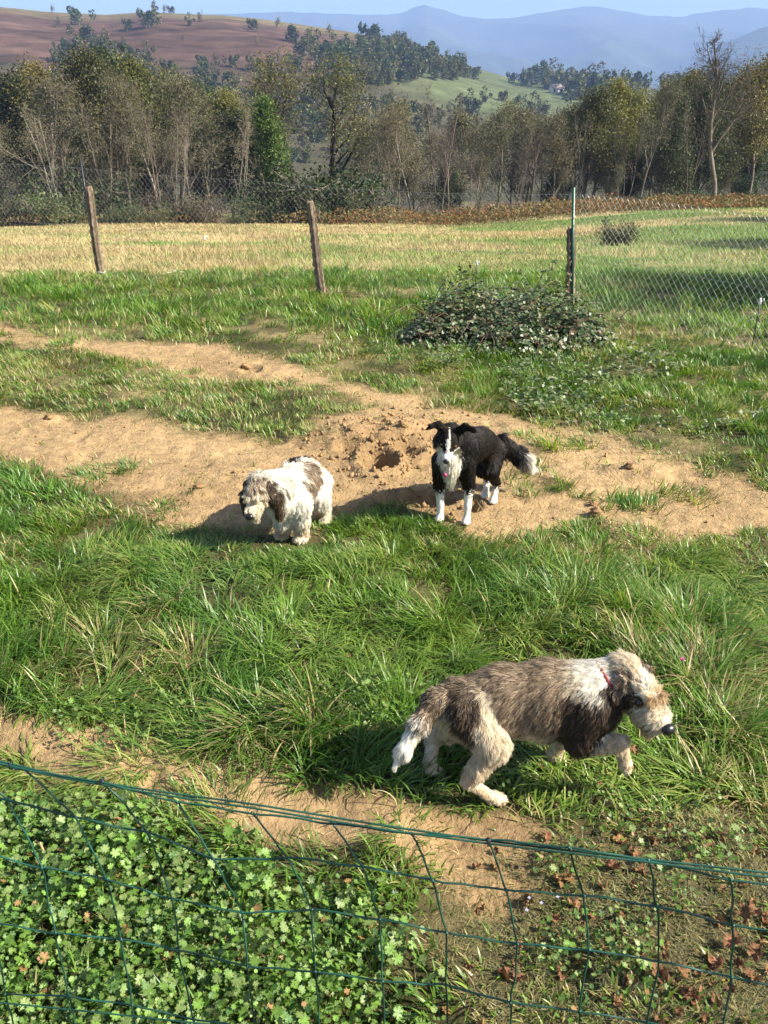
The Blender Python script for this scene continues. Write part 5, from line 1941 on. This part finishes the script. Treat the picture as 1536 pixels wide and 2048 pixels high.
        hc.attributes['position'].data.foreach_set('vector', np.ascontiguousarray((pts - base).reshape(-1, 3), np.float32).ravel())
        ra = hc.attributes.get('radius') or hc.attributes.new('radius', 'FLOAT', 'POINT')
        prof = np.array([1.0, 1.0, 0.9, 0.75, 0.5, 0.15])
        ra.data.foreach_set('value', np.ascontiguousarray((rad * prof[None, :] * (0.7 + 0.6 * rg.random((N, 1)))).ravel(), np.float32))
        ca = hc.attributes.new('col', 'FLOAT_COLOR', 'CURVE')
        c4 = np.ones((N, 4), np.float32); c4[:, :3] = np.clip(col, 0.003, 0.92)
        ca.data.foreach_set('color', c4.ravel())
        hc.materials.append(M['fur'])
        fo = bpy.data.objects.new('fur', hc)
        COL.objects.link(fo)
        fo.parent = root
        fo['kind'] = 'stuff'
        self.root, self.base = root, base
        return root

    def ball(self, name, c, ax, m, dents=()):
        k = MB()
        k.ell((0, 0, 0), ax, 16, 10)
        o = k.build(name, m, self.root)
        o.location = tuple(np.asarray(c) - self.base)
        return o


class Head:
    def __init__(self, c, f, roll=0.0, size=1.0):
        self.s = size
        self.c = np.asarray(c, float)
        self.f = unit(f)
        r = unit(np.cross(self.f, (0, 0, 1.0)))
        u = np.cross(r, self.f)
        self.r = r * math.cos(roll) + u * math.sin(roll)
        self.u = u * math.cos(roll) - r * math.sin(roll)

    def __call__(self, x, y, z):
        return self.c + (self.r * x + self.f * y + self.u * z) * self.s

    def v(self, x, y, z):
        return self.r * x + self.f * y + self.u * z


def foot(px, py, z=0.02):
    x, y = flat(px, py, z)
    return np.array((x, y, z))


def paw(dog, at, heading, r, col, L, toes=True):
    """pad with four toes pointing along heading"""
    hd = unit((heading[0], heading[1], 0))
    sd_ = np.array((-hd[1], hd[0], 0))
    dog.cap(at + (0, 0, 0.004), r * 1.0, at + hd * r * 0.9, r * 0.9, flow=hd, L=L, lift=0.25, col=col, k=0.012)
    for i in range(4):
        s = (-1.15, -0.42, 0.42, 1.15)[i] * r * 0.72
        e = (0.9, 1.5, 1.5, 0.9)[i] * r
        q = at + sd_ * s + hd * (e + r * 0.35)
        q[2] = at[2] - r * 0.18
        dog.cap(q - hd * r * 0.5, r * 0.50, q, r * 0.42, flow=hd, L=L * 0.7, lift=0.25, col=col, k=0.006)


CREAM = [(0.74, 0.64, 0.47), (0.66, 0.54, 0.37), (0.80, 0.72, 0.57)]
WHITE = [(0.82, 0.77, 0.66), (0.78, 0.71, 0.58), (0.86, 0.83, 0.75)]
SADDLE = [(0.29, 0.205, 0.125), (0.43, 0.33, 0.215), (0.17, 0.115, 0.070), (0.58, 0.46, 0.32)]
DBROWN = [(0.058, 0.036, 0.022), (0.110, 0.072, 0.044), (0.036, 0.025, 0.018)]
GREYB = [(0.17, 0.125, 0.085), (0.33, 0.255, 0.18), (0.095, 0.068, 0.048)]
TAN = [(0.55, 0.39, 0.21), (0.64, 0.49, 0.30), (0.45, 0.31, 0.17)]
BLACK = [(0.010, 0.008, 0.007), (0.018, 0.014, 0.011), (0.007, 0.006, 0.006), (0.030, 0.019, 0.012)]
LEGC = [(0.70, 0.58, 0.40), (0.62, 0.49, 0.32), (0.76, 0.66, 0.50)]


def walking_griffon():
    D = Dog()
    back = (-0.75, 0.05, -0.55)
    hip, loin, rib, ch = P(928, 1412, 2.31), P(1010, 1396, 2.31), P(1100, 1396, 2.30), P(1172, 1400, 2.28)
    D.cap(hip, 0.088, loin, 0.094, flow=back, L=0.052, lift=0.40, col=SADDLE, k=0.05)
    D.cap(loin, 0.094, rib, 0.110, flow=back, L=0.054, lift=0.40, col=SADDLE, k=0.05)
    D.cap(rib, 0.110, ch, 0.106, flow=(-0.6, 0, -0.8), L=0.054, lift=0.38, col=SADDLE, k=0.05)
    # neck and head
    H = Head(P(1273, 1371, 2.225), (0.47, -0.82, -0.30), 0.0, 1.14)
    D.cap(P(1180, 1385, 2.27), 0.092, H(0, -0.055, -0.02), 0.066, flow=(-0.6, 0.1, -0.6), L=0.042, lift=0.40, col=CREAM, k=0.05)
    D.cap(H(0, -0.03, 0.004), 0.050, H(0, 0.02, 0.002), 0.048, flow=H.v(0, -0.8, 0.5), L=0.026, lift=0.45, col=CREAM, k=0.03)
    D.cap(H(0, 0.03, -0.020), 0.050, H(0, 0.108, -0.030), 0.036, flow=H.v(0, -0.30, -0.9), L=0.028, lift=0.38, col=CREAM, k=0.03)
    D.cap(H(0, 0.03, -0.050), 0.032, H(0, 0.095, -0.062), 0.026, flow=H.v(0, 0.35, -1), L=0.046, lift=0.35, col=TAN, k=0.02)       # jaw and beard
    for s in (-1, 1):
        D.cap(H(s * 0.030, 0.060, 0.022), 0.011, H(s * 0.020, 0.070, 0.026), 0.009, flow=H.v(s * 0.2, 1, -0.3), L=0.030, lift=0.55, col=TAN, k=0.02)       # brow
        D.chain([H(s * 0.050, -0.020, 0.022), H(s * 0.072, -0.012, -0.030), H(s * 0.074, 0.000, -0.095)], [0.020, 0.030, 0.022],
                flow=H.v(s * 0.1, 0, -1), L=0.034, lift=0.22, col=DBROWN, k=0.015, flat=H.v(1, 0.2, 0.15), fs=2.6)
    # tail
    tl = [P(908, 1385, 2.31), P(872, 1402, 2.26), P(838, 1448, 2.20), P(808, 1500, 2.155), P(792, 1530, 2.135)]
    D.chain(tl[:3], [0.038, 0.030, 0.027], flow=(-0.6, 0, -0.8), L=0.034, lift=0.30, col=DBROWN + SADDLE, k=0.03)
    D.chain(tl[2:], [0.027, 0.020, 0.006], flow=(-0.45, 0, -0.9), L=0.036, lift=0.16, col=WHITE, k=0.02)
    # near hind leg
    D.cap(P(938, 1425, 2.25), 0.078, P(985, 1485, 2.175), 0.044, flow=(-0.2, -0.1, -1), L=0.046, lift=0.30, col=CREAM, k=0.04)
    D.cap(P(985, 1485, 2.175), 0.040, P(948, 1543, 2.155), 0.021, flow=(0.35, -0.1, -1), L=0.052, lift=0.34, col=LEGC, k=0.025)
    hk = P(937, 1563, 2.155)
    ft = foot(985, 1596, 0.028)
    D.cap(P(950, 1545, 2.155), 0.025, hk, 0.019, flow=(0.2, 0, -1), L=0.022, lift=0.25, col=CREAM, k=0.015)
    D.cap(hk, 0.019, ft, 0.018, flow=(0.6, 0, -0.8), L=0.022, lift=0.25, col=LEGC, k=0.015)
    paw(D, ft, (1, 0.02, 0), 0.022, LEGC, 0.016)
    # far hind leg
    D.cap(P(925, 1425, 2.36), 0.070, P(900, 1455, 2.38), 0.042, flow=(0, 0, -1), L=0.035, lift=0.25, col=LEGC, k=0.03)
    D.cap(P(900, 1455, 2.38), 0.038, P(866, 1478, 2.40), 0.024, flow=(0, 0, -1), L=0.025, lift=0.25, col=LEGC, k=0.02)
    fh = foot(858, 1538, 0.022)
    D.cap(P(866, 1478, 2.40), 0.023, fh, 0.021, flow=(0, 0, -1), L=0.018, lift=0.25, col=LEGC, k=0.015)
    paw(D, fh, (1, 0, 0), 0.021, LEGC, 0.014)
    # far front leg, planted
    D.cap(P(1160, 1425, 2.36), 0.055, P(1128, 1470, 2.385), 0.032, flow=(0, 0, -1), L=0.030, lift=0.25, col=LEGC, k=0.03)
    ff = foot(1106, 1512, 0.024)
    D.cap(P(1128, 1470, 2.385), 0.027, ff, 0.022, flow=(0, 0, -1), L=0.020, lift=0.25, col=LEGC, k=0.015)
    paw(D, ff, (1, -0.1, 0), 0.021, LEGC, 0.014)
    # near front leg, lifted and bent at the wrist
    el, wr, pw = P(1160, 1484, 2.185), P(1240, 1484, 2.165), P(1251, 1528, 2.17)
    D.cap(P(1180, 1425, 2.21), 0.060, el, 0.040, flow=(-0.3, 0, -1), L=0.030, lift=0.25, col=DBROWN, k=0.04)
    D.cap(el, 0.034, wr, 0.023, flow=(0.2, 0, -1), L=0.034, lift=0.28, col=LEGC, k=0.025)
    D.cap(wr, 0.023, pw, 0.019, flow=(0.1, 0, -1), L=0.022, lift=0.25, col=LEGC, k=0.012)
    D.cap(pw, 0.022, pw + np.array((0.004, -0.004, -0.018)), 0.017, flow=(0.2, 0, -1), L=0.012, lift=0.25, col=LEGC, k=0.010)
    for s in (-1, 1):
        q = pw + np.array((0.004, s * 0.009, -0.022))
        D.cap(q, 0.012, q + np.array((0.0, 0, -0.010)), 0.009, flow=(0, 0, -1), L=0.008, lift=0.2, col=LEGC, k=0.006)
    # coat pattern, with shade painted into the shoulder
    pt = D.patch
    pt.append((P(1040, 1474, 2.22), np.array((0.22, 0.14, 0.066)), CREAM))                     # belly
    pt.append((P(988, 1435, 2.22), np.array((0.030, 0.07, 0.095)), CREAM))                     # pale streak before the thigh
    pt.append((P(1040, 1450, 2.21), np.array((0.055, 0.05, 0.030)), CREAM + SADDLE))
    pt.append((P(932, 1410, 2.22), np.array((0.050, 0.08, 0.115)), DBROWN + SADDLE[:1]))                     # dark thigh
    pt.append((P(890, 1420, 2.30), np.array((0.022, 0.08, 0.05)), CREAM))
    pt.append((P(1190, 1428, 2.17), np.array((0.11, 0.10, 0.066)), DBROWN + SADDLE[2:3]))                     # dark brown shoulder and throat, deepened with the head's shadow
    pt.append((P(1150, 1470, 2.2), np.array((0.07, 0.10, 0.05)), DBROWN))  # dark fur that also holds painted shade below the shoulder
    pt.append((P(1195, 1350, 2.25), np.array((0.055, 0.12, 0.075)), WHITE))                     # white collar of fur
    pt.append((P(1240, 1400, 2.17), np.array((0.05, 0.06, 0.06)), DBROWN))
    pt.append((H(0.05, -0.01, 0.025), np.array((0.034, 0.045, 0.036)), GREYB + SADDLE))                  # grey temple
    pt.append((H(-0.05, -0.01, 0.025), np.array((0.038, 0.045, 0.040)), GREYB))
    pt.append((H(0.0, 0.025, 0.05), np.array((0.022, 0.05, 0.035)), WHITE))                     # blaze
    pt.append((H(0.041, 0.048, 0.004), np.array((0.021, 0.021, 0.021)), DBROWN + SADDLE[:1]))                # dark round the eye
    pt.append((H(0.030, 0.105, -0.040), np.array((0.014, 0.016, 0.010)), GREYB))
    eyes = [D.onto(H(s * 0.040, 0.052, 0.006)) for s in (-1, 1)]
    nose = H(0, 0.142, -0.020)
    for e in eyes: D.clear.append((e, 0.021)); D.clear.append((e + H.v(0, 0, 0.012), 0.016))
    D.clear.append((nose, 0.024))
    D.build('hunting_dog', 'shaggy brown and cream dog walking right with one front paw lifted', 0.0065, 150000, 0.00055, 5, 0.55, 0.0026, 0.014)
    for e in eyes:
        D.ball('eye', e + unit(e - H.c) * 0.001, np.eye(3) * 0.0125, M['eye'])
    D.ball('nose', nose, [H.r * 0.024, H.f * 0.018, H.u * 0.019], M['nose'])
    # red collar mostly hidden in the coat
    t = thing('dog_collar', 'red collar half buried in the fur of the walking brown dog', 'collar', tuple(P(1222, 1372, 2.25)))
    k = MB()
    ax = unit(H(0, -0.055, -0.02) - P(1180, 1385, 2.27))
    u = unit(np.cross(ax, (0, 1, 0.2))); v = np.cross(ax, u)
    c = P(1180, 1385, 2.27) * 0.42 + H(0, -0.055, -0.02) * 0.58 - P(1222, 1372, 2.25)
    pts = [c + (u * math.cos(a) + v * math.sin(a)) * 0.077 for a in np.linspace(0, 6.2832, 40)]
    k.tube(pts, 0.007, 6)
    k.build('strap', M['redstrap'], t)


def white_griffon():
    D = Dog()
    ch, rib, loin, hip = P(567, 990, 4.13), P(588, 973, 4.22), P(602, 956, 4.35), P(606, 949, 4.46)
    back = (0.15, 0.35, -0.8)
    D.cap(ch, 0.094, rib, 0.102, flow=(0.25, -0.1, -1), L=0.052, lift=0.24, col=WHITE, k=0.05)
    D.cap(rib, 0.102, loin, 0.100, flow=back, L=0.050, lift=0.24, col=WHITE, k=0.05)
    D.cap(loin, 0.100, hip, 0.100, flow=back, L=0.050, lift=0.24, col=WHITE, k=0.05)
    H = Head(P(517, 983, 3.99), (-0.24, -0.91, -0.33), -0.05, 1.14)
    D.cap(P(562, 972, 4.10), 0.085, H(0, -0.05, 0.0), 0.066, flow=(0.3, 0.2, -0.8), L=0.05, lift=0.28, col=WHITE, k=0.05)
    D.cap(H(0, -0.03, 0.008), 0.060, H(0, 0.02, 0.006), 0.056, flow=H.v(0, 0.5, -0.7), L=0.040, lift=0.34, col=GREYB + SADDLE + CREAM, k=0.03)
    D.cap(H(0, 0.03, -0.020), 0.043, H(0, 0.105, -0.032), 0.032, flow=H.v(0, -0.3, -1), L=0.026, lift=0.30, col=CREAM, k=0.03)
    D.cap(H(0, 0.03, -0.045), 0.028, H(0, 0.095, -0.058), 0.022, flow=H.v(0, 0.2, -1), L=0.048, lift=0.25, col=CREAM, k=0.02)
    for s in (-1, 1):
        D.cap(H(s * 0.028, 0.062, 0.020), 0.013, H(s * 0.018, 0.07, 0.024), 0.010, flow=H.v(s * 0.2, 0.7, -0.8), L=0.032, lift=0.4, col=CREAM, k=0.02)
        D.chain([H(s * 0.056, -0.015, 0.030), H(s * 0.084, -0.005, -0.040), H(s * 0.084, 0.004, -0.118)], [0.022, 0.034, 0.026],
                flow=H.v(s * 0.15, 0, -1), L=0.046, lift=0.18, col=DBROWN + GREYB[:1], k=0.015, flat=H.v(1, 0.15, 0.2), fs=2.4)
    # legs
    for sh, el, ft, c in ((P(598, 1008, 4.09), P(602, 1036, 4.10), foot(603, 1073, 0.03), CREAM), (P(562, 1012, 4.07), P(566, 1042, 4.10), foot(566, 1066, 0.03), LEGC)):
        D.cap(sh, 0.064, el, 0.042, flow=(0.1, -0.1, -1), L=0.046, lift=0.25, col=WHITE, k=0.04)
        D.cap(el, 0.042, ft, 0.034, flow=(0, -0.1, -1), L=0.036, lift=0.30, col=c, k=0.02)
        paw(D, ft, (-0.3, -1, 0), 0.030, c, 0.02)
    for hp, kn, hk, ft in ((P(637, 965, 4.38), P(641, 998, 4.30), P(649, 1014, 4.37), foot(655, 1037, 0.025)), (P(612, 968, 4.46), P(610, 1000, 4.44), P(612, 1012, 4.50), foot(618, 1030, 0.025))):
        D.cap(hp, 0.072, kn, 0.048, flow=(0.1, -0.1, -1), L=0.050, lift=0.25, col=WHITE, k=0.04)
        D.cap(kn, 0.042, hk, 0.028, flow=(0.1, -0.1, -1), L=0.036, lift=0.28, col=WHITE, k=0.02)
        D.cap(hk, 0.028, ft, 0.028, flow=(0.1, -0.1, -1), L=0.032, lift=0.28, col=CREAM, k=0.015)
        paw(D, ft, (-0.35, -0.9, 0), 0.027, CREAM, 0.02)
    # tail carried low behind
    D.chain([P(622, 935, 4.48), P(640, 945, 4.55), P(645, 965, 4.60)], [0.030, 0.022, 0.010], flow=(0.2, 0.3, -0.9), L=0.04, lift=0.25, col=WHITE, k=0.03)
    pt = D.patch
    pt.append((P(614, 955, 4.27), np.array((0.095, 0.14, 0.080)), SADDLE + GREYB))
    pt.append((P(584, 914, 4.46), np.array((0.105, 0.17, 0.085)), BLACK + DBROWN))
    pt.append((P(646, 955, 4.40), np.array((0.035, 0.12, 0.10)), WHITE))
    pt.append((H(0.0, 0.075, 0.0), np.array((0.05, 0.05, 0.05)), CREAM))
    eyes = [D.onto(H(s * 0.036, 0.058, 0.010)) for s in (-1, 1)]
    nose = H(0, 0.138, -0.026)
    D.clear.append((eyes[0], 0.014)); D.clear.append((eyes[1], 0.014)); D.clear.append((nose, 0.020))
    D.build('shaggy_dog', 'shaggy white dog with brown saddle and long dark ears at the grass edge', 0.008, 75000, 0.00095, 6, 0.62, 0.004, 0.018)
    for e in eyes:
        D.ball('eye', e - unit(e - H.c) * 0.003, np.eye(3) * 0.011, M['eye'])
    D.ball('nose', nose, [H.r * 0.023, H.f * 0.017, H.u * 0.018], M['nose'])


def collie():
    D = Dog()
    ch, rib, loin, hip = P(915, 903, 4.43), P(940, 890, 4.55), P(960, 886, 4.66), P(972, 892, 4.74)
    back = (0.5, 0.6, -0.55)
    D.cap(ch, 0.090, rib, 0.092, flow=back, L=0.030, lift=0.16, col=BLACK, k=0.05)
    D.cap(rib, 0.096, loin, 0.086, flow=back, L=0.030, lift=0.16, col=BLACK, k=0.05)
    D.cap(loin, 0.082, hip, 0.080, flow=back, L=0.032, lift=0.16, col=BLACK, k=0.05)
    H = Head(P(899, 880, 4.27), (-0.16, -0.93, -0.33), 0.10, 1.14)
    D.cap(P(922, 893, 4.42), 0.085, H(0, -0.06, -0.02), 0.066, flow=(0.3, 0.2, -0.9), L=0.045, lift=0.25, col=BLACK, k=0.05)
    D.cap(P(899, 932, 4.34), 0.042, P(897, 910, 4.31), 0.046, flow=(0, -0.15, -1), L=0.058, lift=0.26, col=WHITE, k=0.05)           # bib
    D.cap(P(902, 955, 4.38), 0.030, P(899, 932, 4.34), 0.042, flow=(0, -0.1, -1), L=0.066, lift=0.26, col=WHITE, k=0.05)
    D.cap(H(0, -0.03, 0.006), 0.056, H(0, 0.02, 0.002), 0.051, flow=H.v(0, -1, -0.2), L=0.013, lift=0.15, col=BLACK, k=0.03)
    for s in (-1, 1):
        D.cap(H(s * 0.038, -0.015, -0.025), 0.036, H(s * 0.042, -0.03, -0.055), 0.030, flow=H.v(s * 0.5, -0.3, -1), L=0.042, lift=0.25, col=BLACK, k=0.03)      # cheek ruff
    D.cap(H(0, 0.03, -0.016), 0.034, H(0, 0.112, -0.026), 0.021, flow=H.v(0, -1, -0.3), L=0.006, lift=0.15, col=BLACK, k=0.025)
    D.cap(H(0, 0.03, -0.036), 0.022, H(0, 0.098, -0.044), 0.014, flow=H.v(0, -1, -0.5), L=0.007, lift=0.15, col=WHITE, k=0.012)
    # half pricked ears, tips tipping out and over
    D.chain([H(-0.036, -0.018, 0.042), H(-0.062, -0.012, 0.078), H(-0.098, 0.004, 0.080), H(-0.118, 0.010, 0.066)], [0.024, 0.021, 0.013, 0.005], flow=H.v(-1, 0, 0.4), L=0.014, lift=0.2, col=BLACK, k=0.012, flat=H.v(0.2, 1, 0.25), fs=2.2)
    D.chain([H(0.036, -0.018, 0.042), H(0.060, -0.012, 0.070), H(0.092, 0.004, 0.068), H(0.110, 0.012, 0.050)], [0.024, 0.021, 0.013, 0.005], flow=H.v(1, 0, 0.3), L=0.014, lift=0.2, col=BLACK, k=0.012, flat=H.v(-0.2, 1, 0.25), fs=2.2)
    # front legs
    for sh, el, wr, ft in ((P(930, 925, 4.38), P(938, 972, 4.40), P(935, 1012, 4.37), foot(933, 1040, 0.022)), (P(884, 922, 4.36), P(879, 970, 4.42), P(881, 1008, 4.40), foot(880, 1034, 0.022))):
        D.cap(sh, 0.058, el, 0.036, flow=(0.1, 0.1, -1), L=0.024, lift=0.15, col=BLACK, k=0.04)
        mid = el * 0.72 + wr * 0.28
        D.cap(el, 0.033, mid, 0.027, flow=(0.1, 0.1, -1), L=0.020, lift=0.15, col=BLACK, k=0.015)
        D.cap(mid, 0.026, wr, 0.021, flow=(0, 0.1, -1), L=0.010, lift=0.15, col=WHITE, k=0.012)
        D.cap(wr, 0.021, ft, 0.018, flow=(0, -0.1, -1), L=0.008, lift=0.15, col=WHITE, k=0.010)
        paw(D, ft, (-0.25, -1, 0), 0.021, WHITE, 0.008)
    # hind legs
    for hp, kn, hk, ft in ((P(988, 902, 4.71), P(982, 942, 4.62), P(993, 966, 4.68), foot(987, 999, 0.022)), (P(975, 900, 4.80), P(966, 938, 4.72), P(975, 953, 4.77), foot(971, 988, 0.022))):
        D.cap(hp, 0.070, kn, 0.046, flow=(0.2, 0.3, -1), L=0.034, lift=0.18, col=BLACK, k=0.04)
        D.cap(kn, 0.040, hk, 0.024, flow=(0.2, 0.3, -1), L=0.026, lift=0.18, col=BLACK, k=0.02)
        mid = hk * 0.7 + ft * 0.3
        D.cap(hk, 0.023, mid, 0.019, flow=(0.2, 0.3, -1), L=0.012, lift=0.15, col=BLACK, k=0.012)
        D.cap(mid, 0.019, ft, 0.018, flow=(0, 0, -1), L=0.008, lift=0.15, col=WHITE, k=0.012)
        paw(D, ft, (-0.3, -0.95, 0), 0.021, WHITE, 0.008)
    # plumed tail
    tl = [P(1000, 882, 4.80), P(1016, 893, 4.84), P(1035, 905, 4.84), P(1048, 916, 4.82), P(1056, 928, 4.80)]
    D.chain(tl[:3], [0.034, 0.032, 0.034], flow=(0.6, -0.1, -0.75), L=0.085, lift=0.36, col=BLACK, k=0.02)
    D.chain(tl[3:], [0.034, 0.016], flow=(0.9, -0.2, -0.45), L=0.075, lift=0.35, col=WHITE, k=0.015)
    D.cap(tl[2], 0.034, tl[3], 0.034, flow=(0.7, -0.1, -0.65), L=0.080, lift=0.36, col=BLACK, k=0.02)
    pt = D.patch
    pt.append((P(1064, 930, 4.78), np.array((0.042, 0.16, 0.16)), WHITE))
    pt.append((P(893, 912, 4.22), np.array((0.085, 0.10, 0.040)), WHITE))                       # white ruff
    pt.append((P(928, 940, 4.34), np.array((0.042, 0.06, 0.07)), BLACK))
    pt.append((P(868, 938, 4.33), np.array((0.032, 0.06, 0.06)), BLACK))
    pt.append((H(0.0, 0.11, -0.020), np.array((0.024, 0.040, 0.028)), WHITE))                   # muzzle
    pt.append((H(0.0, 0.070, 0.020), np.array((0.011, 0.045, 0.034)), WHITE))
    pt.append((H(0.0, 0.02, 0.052), np.array((0.0045, 0.06, 0.030)), WHITE))                     # blaze
    eyes = [D.onto(H(s * 0.033, 0.052, 0.008)) for s in (-1, 1)]
    nose = H(0, 0.132, -0.020)
    D.clear.append((eyes[0], 0.011)); D.clear.append((eyes[1], 0.011)); D.clear.append((nose, 0.014))
    D.build('collie', 'black and white collie standing on the bare earth with bushy white tipped tail', 0.0065, 100000, 0.00080, 7, 0.62, 0.002, 0.016)
    for e in eyes:
        D.ball('eye', e - unit(e - H.c) * 0.002, np.eye(3) * 0.009, M['eyebrown'])
    D.ball('nose', nose, [H.r * 0.017, H.f * 0.013, H.u * 0.014], M['nose'])
    q = P(890, 950, 4.225)
    t = thing('collar_tag', 'small pink tag hanging on the white chest of the collie', 'tag', tuple(q))
    k = MB()
    k.tube([(0, -0.004, 0), (0, 0.004, 0)], 0.010, 12); k.build('disc', M['pink'], t, False)
    k = MB(); k.tube([(0.006 * math.cos(a), 0, 0.017 + 0.006 * math.sin(a)) for a in np.linspace(0, 6.2832, 14)], 0.0014, 5); k.build('ring', M['chain'], t)


M['eyebrown'] = plain('dog_eye_brown', (0.09, 0.045, 0.012), 0.08, 0.6, 0, 120, 0.3)
walking_griffon()
white_griffon()
collie()
